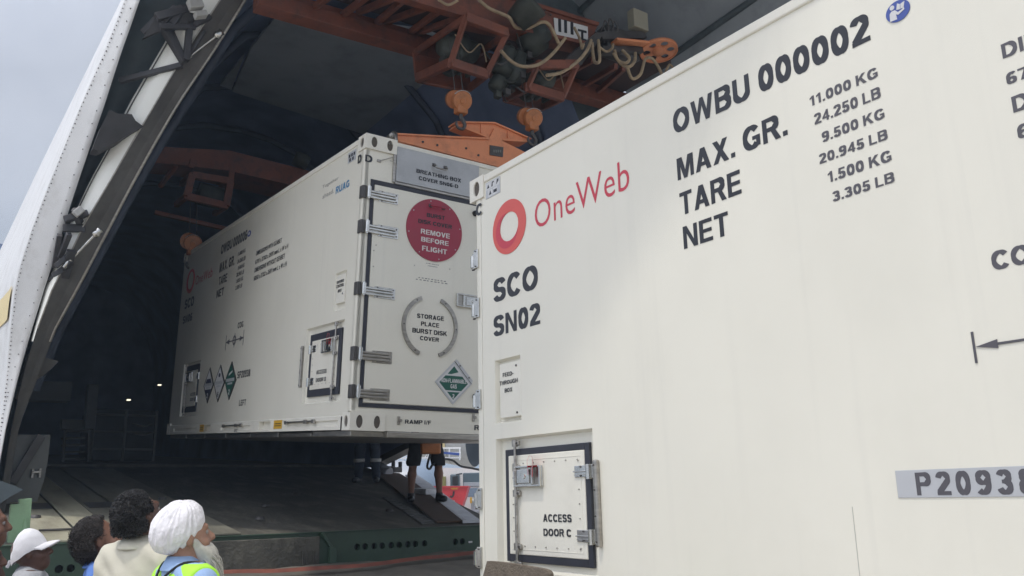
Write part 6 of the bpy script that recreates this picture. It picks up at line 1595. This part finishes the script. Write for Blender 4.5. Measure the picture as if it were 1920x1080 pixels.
def person(u, v, d, heading, label, skin='mid', pitch=0, yaw=0, shirt='grey', collar=True, pants='khaki', arms='down', hair='short', group=None, foot=None, sleeves='short', shorts=False, stance=.10, H=None, boots=False):
    HC = np.array((0, .005, 1.640))
    if foot is None:
        c = atd(u, v, d); s = (c.z - 0) / 1.610; base = Vector((c.x, c.y, 0))
    else:
        base = Vector(foot); s = H / 1.75
    e = empty('person', base, label, 'person', group, RZ(-rad(heading)).to_3x3())
    Rh = np.array((RZ(-rad(yaw)) @ RX(rad(pitch))).to_3x3()); PV = np.array((0, -.02, 1.53))
    NK = np.array((0, 0, .032)); hp = lambda p: PV - NK + Rh @ (np.array(p, float) - PV)
    h = .0085
    B = Field((-.45, -.36, -.02), (.45, .40, 1.86), h)
    # trunk
    def trunk(F, g, k=.05):
        F.ell((0, -.012, 1.29), (.165 + g, .108 + g, .19 + g), k); F.ell((0, .0, 1.10), (.150 + g, .112 + g, .17 + g), k); F.ell((0, -.012, .96), (.160 + g, .115 + g, .12 + g), k)
        for sx in (-1, 1):
            F.cone((sx * .05, -.02, 1.455), (sx * .175, -.015, 1.415), .062 + g, .060 + g, .05)
    if arms == 'down': el = [(sx * .235, -.04, 1.13) for sx in (-1, 1)]; wr = [(sx * .25, .05, .90) for sx in (-1, 1)]
    else: el = [(sx * .245, -.03, 1.14) for sx in (-1, 1)]; wr = [(sx * .12, .20, .83) for sx in (-1, 1)]
    def arm(F, g, to=1.0, k=.03):
        for i, sx in enumerate((-1, 1)):
            sh_, e_, w_ = np.array((sx * .190, -.015, 1.405)), np.array(el[i]), np.array(wr[i])
            if to <= 1: q = sh_ + (e_ - sh_) * to; F.cone(sh_, q, .052 + g, .045 - .006 * to + g * 1.3, k)
            else: F.cone(sh_, e_, .052 + g, .040 + g, k); q = e_ + (w_ - e_) * (to - 1); F.cone(e_, q, .041 + g, .028 + g, k)
    trunk(B, 0); arm(B, 0, 2)
    for i, sx in enumerate((-1, 1)):                      # hands: palm, four fingers, thumb
        w_ = np.array(wr[i]); f_ = (w_ - np.array(el[i])); f_ /= np.linalg.norm(f_); side = np.array((0, 1, 0)) if arms == 'down' else np.array((0, 0, 1.0)); nrm = np.cross(f_, side); side = np.cross(nrm, f_)
        pc = w_ + f_ * .045
        B.cone(w_, pc, .024, .026, .02); 
        for q in range(4):
            b_ = w_ + f_ * .08 + side * (.030 - .020 * q); l_ = (.066, .074, .070, .056)[q]
            B.cone(pc + side * (.022 - .015 * q), b_, .014, .011, .01); m_ = b_ + f_ * l_ * .55 - nrm * sx * .008; B.cone(b_, m_, .0105, .0095, .004); B.cone(m_, m_ + f_ * l_ * .45 - nrm * sx * .022, .0095, .008, .004)
        t0 = w_ + f_ * .025 + side * .022; t1 = t0 + f_ * .03 + side * .028; B.cone(t0, t1, .013, .011, .01); B.cone(t1, t1 + f_ * .035 + side * .006, .011, .009, .004)
    for sx in (-1, 1):                                    # legs and feet
        hip, kn, an = (sx * .088, -.005, .93), (sx * (stance + .0), .012, .51), (sx * (stance + .02), -.03, .09)
        B.cone(hip, kn, .082, .054, .04); B.cone(kn, (sx * (stance + .01), -.028, .36), .052, .056, .03); B.cone((sx * (stance + .01), -.028, .36), an, .056, .036, .03)
        B.cone((an[0], -.05, .04), (an[0] + sx * .03, .15, .03), .038, .034, .03)
    # neck and head
    B.cone((0, -.025, 1.44), hp((0, -.020, 1.57)), .062, .054, .03)
    B.ell(hp((0, -.015, 1.665)), (.076, .096, .098), .01, Rh); B.ell(hp((0, .030, 1.60)), (.062, .068, .085), .03, Rh); B.ell(hp((0, .052, 1.553)), (.040, .040, .034), .03, Rh)
    B.cone(hp((-.035, .082, 1.668)), hp((.035, .082, 1.668)), .014, .014, .02)
    B.cone(hp((0, .090, 1.652)), hp((0, .112, 1.612)), .010, .017, .012)
    for sx in (-1, 1):
        B.ell(hp((sx * .030, .094, 1.643)), (.017, .012, .012), .0, Rh, True)
        B.cone(hp((sx * .008, .104, 1.607)), hp((sx * .016, .098, 1.607)), .009, .009, .008); B.ell(hp((sx * .078, -.004, 1.632)), (.010, .022, .033), .006, Rh); B.ell(hp((sx * .045, .062, 1.60)), (.022, .025, .022), .02, Rh)
    for zz, r_ in ((1.578, .010), (1.564, .011)): B.cone(hp((-.022, .086, zz)), hp((.022, .086, zz)), r_, r_, .008)
    B.mesh('body', SK[skin], e, s)
    for sx in (-1, 1):
        mb = MB(); c_ = Vector(hp((sx * .030, .081, 1.643))) * s; f_ = Vector(Rh @ np.array((0, 1, 0)))
        mb.lathe(c_ - f_ * .012 * s, f_, [(0, 0), (.003 * s, .009 * s), (.012 * s, .0125 * s), (.021 * s, .009 * s), (.0225 * s, .006 * s)], 12, 0); mb.lathe(c_ - f_ * .012 * s, f_, [(.0225 * s, .006 * s), (.0245 * s, 0)], 12, 1)
        mb.build('eye', [M['eyewhite'], M['hole']], e)
    # clothes
    wr_ = lambda X, Y, Z: .0035 * np.sin(38 * Z + 9 * X + 5 * np.sin(11 * Y)) * np.sin(17 * X + 6 * Z) + .003 * np.sin(60 * (Z + .7 * X) + 8 * Y)
    if shirt:
        F = Field((-.42, -.30, .78), (.42, .36, 1.60), .0095)
        trunk(F, .016); arm(F, .014, .62 if sleeves == 'short' else (1.95 if sleeves == 'long' else .2))
        F.cone((0, -.02, 1.43), (0, -.02, 1.475), .076, .064, .03)
        F.ell((0, -.0, .93), (.172, .132, .14), .04)
        F.add(wr_); F.clip(lambda X, Y, Z: np.maximum(.86 - Z, Z - (1.502 - .10 * np.clip(Y, -.05, .1))))
        sh_o = F.mesh('shirt', CL[shirt], e, s)
        if collar:
            mb = MB(); n = 28; r0, r1, r2 = [], [], []
            for i in range(n + 1):
                t = rad(105 + 330 * i / n); y0 = -.022
                dz = -.035 * max(0, math.sin(t))
                for L_, (rr, z) in ((r0, (.066, 1.490)), (r1, (.073, 1.530)), (r2, (.100, 1.476))): L_.append((Vector((rr * math.cos(t) * 1.02, y0 + rr * math.sin(t), z + dz))) * s)
            mb.loft([r0, r1, r2, [p - Vector((0, 0, .006)) for p in r2]], 0); mb.build('collar', CL[shirt], sh_o)
    if pants:
        F = Field((-.32, -.26, .03 if not shorts else .44), (.32, .26, 1.06), .0095)
        F.ell((0, -.008, .97), (.166, .124, .11), .03)
        for sx in (-1, 1):
            kn = (sx * stance, .012, .51)
            if shorts: F.cone((sx * .088, -.005, .93), (sx * stance, .01, .50), .105, .096, .04)
            else: F.cone((sx * .088, -.005, .93), kn, .098, .078, .04); F.cone(kn, (sx * (stance + .02), -.03, .08), .078, .066, .03)
        F.add(wr_); F.clip(lambda X, Y, Z: np.maximum((.47 if shorts else .06) - Z, Z - 1.02))
        po = F.mesh('shorts' if shorts else 'trousers', CL[pants], e, s)
    for sx in (-1, 1):
        F = Field((-.30, -.14, -.01), (.30, .24, .34), .0085); x_ = sx * (stance + .02)
        F.cone((x_, -.055, .045), (x_ + sx * .03, .165, .036), .048, .044, .03); F.cone((x_, -.035, .05), (x_, -.03, .30 if boots else .11), .048, .056 if boots else .046, .02); F.clip(lambda X, Y, Z: np.maximum(-Z, Z - (.30 if boots else .12)))
        F.mesh('boot' if boots else 'shoe', CL['boot'], e, s)
    e['_hp'] = 0
    # hair and headgear
    if hair in ('short', 'curly', 'bushy'):
        hh = .0055 if hair != 'curly' else .005
        F = Field(np.array(hp(HC)) - .20, np.array(hp(HC)) + .20, hh)
        t_ = {'short': .009, 'curly': .004, 'bushy': .016}[hair]
        F.ell(hp((0, -.018, 1.672)), (.079 + t_, .099 + t_, .097 + t_), .01, Rh)
        if hair != 'curly': F.cone(hp((-.04, -.05, 1.615)), hp((.04, -.05, 1.615)), .058, .058, .06)
        else: F.cone(hp((-.04, -.055, 1.61)), hp((.04, -.055, 1.61)), .052, .052, .03)
        Ri = Rh.T
        def cut(X, Y, Z):
            P = np.stack([X, Y, Z], -1) - PV + NK; P = P @ Ri.T + PV
            y, z = P[..., 1], P[..., 2]
            face = (y - (.020 + .30 * np.clip(z - 1.655, 0, .2))) * .9        # front hairline
            ear = np.minimum(y + .028, 1.665 - z)                              # round the ears
            return np.maximum(np.maximum(face, 1.555 - z), np.maximum(-1, ear * .8)) if hair != 'curly' else np.maximum(np.maximum(face, 1.598 - z), ear * .8)
        fr = {'short': (95, .0015), 'curly': (170, .0018), 'bushy': (90, .002)}[hair]
        F.add(lambda X, Y, Z: -fr[1] * (np.sin(fr[0] * X + 3 * np.sin(70 * Z)) * np.sin(fr[0] * Y + 2.4 * np.sin(60 * X)) * np.sin(fr[0] * Z + 2 * np.sin(80 * Y)) * 1.6))
        F.clip(cut)
        ho = F.mesh('hair', HAIR['black' if hair == 'curly' else 'brownblack'], e, s)
        vs_ = [(v.co.copy(), v.normal.copy()) for v in ho.data.vertices]                # strands over the cap of hair
        ctr = Vector(hp((0, -.018, 1.660))) * s; mb = MB(); rr_ = random.Random(5)
        for q in range({'short': 900, 'curly': 1500, 'bushy': 1500}[hair]):
            p_, n_ = rr_.choice(vs_)
            o_ = (p_ - ctr).normalized()
            if n_.dot(o_) < .2: continue
            tg = (n_.cross(Vector((rr_.uniform(-1, 1), rr_.uniform(-1, 1), rr_.uniform(-1, 1)))).normalized() + Vector((0, -.2, -.5))).normalized()
            L_ = rr_.uniform(.012, .022) * (1.25 if hair == 'bushy' else 1)
            if hair == 'curly': L_ *= .6; pts = [p_ - n_ * .003, p_ + n_ * .005 + tg * L_ * .35, p_ + n_ * .006 + tg * L_ * .8, p_ + n_ * .001 + tg * L_]
            else: pts = [p_ - n_ * .003, p_ + n_ * .006 + tg * L_ * .6, p_ + n_ * .003 + tg * L_ * 1.4]
            mb.tube([x * 1.0 for x in pts], lambda t: .0022 * (1 - t) + .0007, 4, sub=2 if hair == 'curly' else 1)
        mb.build('hair_strands', HAIR['black' if hair == 'curly' else 'brownblack'], ho)
    return e, s, hp, Rh

def crowd_local(e, s, pts): return [Vector(p) * s for p in pts]
# man in the white cap
G = 'onlookers standing before the aircraft'
e, s, hp, Rh = person(68, 1036, 5.1, 35 + 72, 'man in white baseball cap and grey shirt with violet lanyard', 'dark', 16, 0, 'grey', True, hair='none', group=G)
R4 = Matrix(Rh.tolist()).to_4x4()
mb = MB(); C0 = Vector(hp((0, -.012, 1.672))) * s; rws = []
n = 40
for j in range(13):
    ph = math.pi / 2 * j / 12
    row = []
    for i in range(n):
        t = 2 * math.pi * i / n; f_ = math.sin(t)
        rr = Vector((.092 * math.cos(t), .112 * math.sin(t) + .002, 0)) * math.cos(ph) ** .75
        z = .125 * math.sin(ph) - .030 * math.cos(ph) + .018 * f_ * math.cos(ph) - (.03 * max(0, -f_) * math.cos(ph))
        row.append(C0 + (R4.to_3x3() @ (rr + Vector((0, 0, z + .0025 * math.sin(6 * t) * math.cos(ph) + .006 * noise.noise(Vector((3 * math.cos(t) * math.cos(ph), 3 * f_ * math.cos(ph), 4 * math.sin(ph)))))))) * s * (1 - .012 * (abs(math.sin(3 * t)) < .12)))
    rws.append(row)
mb.loft(rws, 0, True, True)
cap = mb.build('cap', CL['white'], e)
mb = MB(); up_, lo_ = [], []
for k in range(6):
    q = k / 5; a_, b_ = [], []
    for i in range(17):
        t = rad(22 + 136 * i / 16)
        r0 = Vector((.092 * math.cos(t), .112 * math.sin(t), 0)); ext = (.078 * math.sin(t) ** .5) * q
        p = r0 + Vector((.0, ext, -.014 + .018 * math.sin(t) - .10 * q * q * .12 - .9 * (r0.x ** 2) * (1 + q) + .004))
        a_.append(C0 + (R4.to_3x3() @ p) * s); b_.append(C0 + (R4.to_3x3() @ (p - Vector((0, 0, .007)))) * s)
    up_.append(a_); lo_.append(b_)
mb.loft(up_, 0); mb.loft(lo_, 0); mb.loft([up_[-1], lo_[-1]], 0)
mb.build('brim', CL['white'], cap)
mb = MB(); b_ = C0 + (R4.to_3x3() @ Vector((0, -.112, -.055))) * s
mb.beam(b_ + Vector((-.03, .012, .015)), b_ + Vector((.03, .012, .015)), .006, .02); mb.beam(b_ + Vector((.0, .0, .012)), b_ + Vector((.012, -.012, -.028)), .005, .02); mb.build('strap', CL['white'], cap)
mb = MB(); n = 32; a_, b_, c_ = [], [], []
for i in range(n + 1):
    t = rad(-250 + 320 * i / n) ; r_ = .084
    p = Vector((r_ * 1.08 * math.cos(t), -.024 + r_ * math.sin(t), 1.482 - .06 * max(0, math.sin(t))))
    a_.append(p * s); b_.append((p + Vector((.012 * math.cos(t), .012 * math.sin(t), -.026))) * s)
mb.loft([a_, b_], 0)
lan = mb.build('lanyard', CL['lanyard'], e)
mb = MB()
for i in range(3, n - 3):
    if i % 2 and i % 9 != 0:
        q0, q1 = a_[i].lerp(b_[i], .3), a_[i].lerp(b_[i], .7); w0, w1 = a_[i].lerp(a_[i + 1], .6), b_[i].lerp(b_[i + 1], .6)
        d_ = (a_[i] - Vector((0, -.024 * s, a_[i].z))).normalized() * .002
        mb.add([q0 + d_, a_[i].lerp(b_[i], .3).lerp(a_[i + 1].lerp(b_[i + 1], .3), .6) + d_, a_[i].lerp(b_[i], .7).lerp(a_[i + 1].lerp(b_[i + 1], .7), .6) + d_, q1 + d_], [(0, 1, 2, 3)])
mb.build('lettering', M['placwhite'], lan, fix=False)
# man in blue looking up
person(206, 1012, 4.5, 35 + 66, 'man in blue polo shirt with bushy dark hair looking up', 'mid', 24, 0, 'bluepolo', True, hair='bushy', group=G)
# tall man in beige
person(276, 968, 4.15, 35 + 26, 'tall man with short curly black hair in beige collared shirt', 'dark', 24, 0, 'beigeshirt', True, hair='curly', group=G)
# man in the turban
e, s, hp, Rh = person(358, 1006, 3.85, 35 + 48, 'bearded man in white turban, lime safety vest and light blue shirt', 'light', 12, 8, 'ltblue', True, hair='none', group=G)
R3 = Matrix(Rh.tolist())
mb = MB(); rws = []; nu, nv = 96, 40
KN = Vector((-.25, -.72, -.62)).normalized(); A1 = KN.orthogonal().normalized(); A2 = KN.cross(A1)   # folds gather at the nape
C0 = Vector(hp((0, -.030, 1.690)))
Tt = RX(rad(38)).to_3x3()
for j in range(nv + 1):
    ph = math.pi * j / nv; row = []
    for i in range(nu):
        t = 2 * math.pi * i / nu
        d_ = -KN * math.cos(ph) + (A1 * math.cos(t) + A2 * math.sin(t)) * math.sin(ph)
        p = Vector((d_.x * .096, d_.y * .126, d_.z * .102))
        w_ = 9 * t + 2.2 * math.sin(2 * t + 1) + 1.5 * noise.noise(Vector((d_.x * 2, d_.y * 2, d_.z * 2)))
        f_ = math.sin(ph) ** .5 * (.0034 * (abs(math.sin(w_)) ** .6) + .0018 * math.sin(2.7 * w_ + 1)) + .004 * noise.noise(d_ * 2.5)
        p = p + d_ * f_ * 1.5
        row.append((C0 + R3 @ (Tt @ p)) * s)
    rws.append(row)
mb.loft(rws, 0, True, True)
tb = mb.build('turban', CL['turban'], e)
F = Field(np.array(hp((0, .05, 1.53))) - .22, np.array(hp((0, .05, 1.53))) + .22, .007)
F.ell(hp((0, .052, 1.555)), (.062, .052, .060), .03, Rh); F.cone(hp((0, .07, 1.53)), hp((0, .10, 1.40)), .058, .028, .03)
for sx in (-1, 1): F.cone(hp((sx * .068, .015, 1.62)), hp((sx * .045, .06, 1.545)), .015, .03, .02)
F.add(lambda X, Y, Z: .004 * np.sin(120 * X + 20 * Z) * np.sin(110 * Y + 15 * Z))
Ri = Rh.T
def mouth(X, Y, Z):
    P = (np.stack([X, Y, Z + .032], -1) - np.array((0, -.02, 1.53))) @ Ri.T + np.array((0, -.02, 1.53)); return np.maximum(-1.0, P[..., 2] - 1.63)
F.clip(mouth)
bd = F.mesh('beard', HAIR['white'], e, s)
mb = MB()
for i in range(260):
    a = random.uniform(-1.35, 1.35); z0 = 1.60 - .05 * random.random() - .04 * math.cos(a)
    p = np.array((.066 * math.sin(a), .015 + .085 * math.cos(a), z0)); L_ = random.uniform(.07, .19)
    c_ = np.array((.028 * math.sin(a) + random.uniform(-.014, .014), .10 + random.uniform(-.02, .035), z0 - L_))
    q0, q2 = Vector(hp(p)), Vector(hp(c_)); q1 = q0.lerp(q2, .5) + Vector(Rh @ np.array((math.sin(a) * .018, math.cos(a) * .02, 0)))
    q2.z -= .02
    mb.tube([q0 * s, q1 * s, (q2 + Vector((random.uniform(-.01, .01), random.uniform(-.01, .01), 0))) * s], lambda t: (.0032 * (1 - t) + .0006) * s, 4, sub=3)
mb.build('beard_strands', HAIR['white'], bd)
F = Field((-.36, -.30, .86), (.36, .30, 1.56), .009)       # safety vest over the shirt, open neck
F.ell((0, -.012, 1.29), (.195, .140, .20), .05); F.ell((0, .0, 1.08), (.185, .146, .20), .05)
for sx in (-1, 1): F.cone((sx * .06, -.02, 1.450), (sx * .190, -.015, 1.420), .080, .078, .05)
F.add(lambda X, Y, Z: .0035 * np.sin(30 * Z + 12 * X) * np.sin(15 * X + 9 * Z))
F.clip(lambda X, Y, Z: np.maximum(np.maximum(.93 - Z, Z - 1.50), np.maximum(np.abs(X) - .215, .128 - np.sqrt((X / 1.0) ** 2 + ((Y - .015) * .9) ** 2 + ((Z - 1.52) * .9) ** 2))))
vest = F.mesh('safety_vest', CL['hivis'], e, s)
mb = MB()
for sx in (-1, 1):
    pts = [Vector((sx * x, y, z)) * s for x, y, z in ((.03, -.136, 1.432), (.10, -.075, 1.500), (.128, .0, 1.496), (.115, .085, 1.43), (.08, .135, 1.34))]
    mb.tube(pts, .0055 * s, 8)
mb.build('vest_piping', CL['black'], vest)
# two more heads cut by the picture's left edge
person(-24, 984, 4.7, 35 + 60, 'man with short dark hair at the left edge, head above another', 'mid', 4, 0, 'brown', True, hair='short', group=G)
person(-34, 1050, 4.2, 35 + 62, 'shorter dark-haired man at the left edge, low in front of another', 'dark', 4, 0, 'black', True, hair='short', group=G)

# two loaders on the ramp behind the hanging container
def rp_at(x, y): return (x, y, RZ0 + RS * y + .03)
GL = 'loaders on the ramp'
m_ = RP(798, 944)
e, s, hp, Rh = person(0, 0, 0, 200, 'loader in black shorts standing on the ramp mat with an orange remote control', 'mid', 8, 0, 'black', False, 'black', 'forward', 'short', GL, (m_.x, m_.y, m_.z + .02), 'short', True, .17, 1.78)
m2 = RP(688, 905)
e2, s2, hp2, Rh2 = person(0, 0, 0, 215, 'loader in navy work trousers with reflective bands on the ramp', 'mid', 5, 0, 'navy', True, 'navy', 'down', 'short', GL, (m2.x, m2.y, m2.z), 'long', False, .12, 1.80, True)
for sx in (-1, 1):
    mb = MB(); x_ = sx * .132
    mb.lathe(Vector((x_, -.008, .32)) * s2, (sx * .02, .06, 1), [(0, .083 * s2), (0, .087 * s2), (.055 * s2, .089 * s2), (.055 * s2, .083 * s2)], 24); mb.build('reflective_band', CL['reflect'], e2)
W = wmat(e)
rc_ = W @ (Vector((-.02, .27, .70)) * s)
ro = empty('remote_control', rc_, 'orange crane remote control box held at the waist of the loader in shorts', 'remote control', rot=W.to_3x3())
mb = MB(); mb.bbox((-.13, -.07, -.09), (.13, .07, .06), .02); mb.build('case', M['hoist'], ro)
mb = MB(); mb.bbox((-.12, -.06, .06), (.12, .06, .066), .002)
for x in (-.06, .06): mb.cyl((x, 0, .066), (x, .01, .12), .010, n=8); mb.lathe((x, .01, .11), (0, 0, 1), [(0, 0), (.0, .018), (.02, .018), (.025, 0)], 10)
mb.build('joystick', CL['black'], ro)
mb = MB(); mb.bbox((-.135, -.072, .045), (.135, .072, .058), .004); mb.build('guard', M['wallgrey'], ro)
cb = [rc_ + Vector((0, 0, -.08))] + [on(u, v, (0, 1, 0), y) for u, v, y in ((801, 874, 10.25), (806, 879, 10.3), (811, 872, 10.35), (824, 865, 10.4), (836, 861, 10.5), (850, 864, 10.6), (864, 874, 10.7), (885, 878, 10.8), (915, 884, 10.9))]
mb = MB(); mb.tube(cb, .016, 8); o = mb.build('control_cable', CL['boot']); tag(o, 'black cable looping from the remote control off to the side', 'cable')

# ------------------------------------------------------------------ added air volume standing in for lens veil
mb = MB(); mb.box((-302, -302, -1), (302, 302, 16))
hz = bpy.data.materials.new('lens_veil_air'); hz.use_nodes = True
hn = hz.node_tree.nodes; hn.clear()
ho_ = hn.new('ShaderNodeOutputMaterial'); hv = hn.new('ShaderNodeVolumePrincipled')
hv.inputs['Color'].default_value = (0.62, 0.80, 1.0, 1); hv.inputs['Density'].default_value = 0.0034; hv.inputs['Anisotropy'].default_value = 0.2
hz.node_tree.links.new(hv.outputs[0], ho_.inputs['Volume'])
tag(mb.build('veil_haze', hz), kind='stuff')
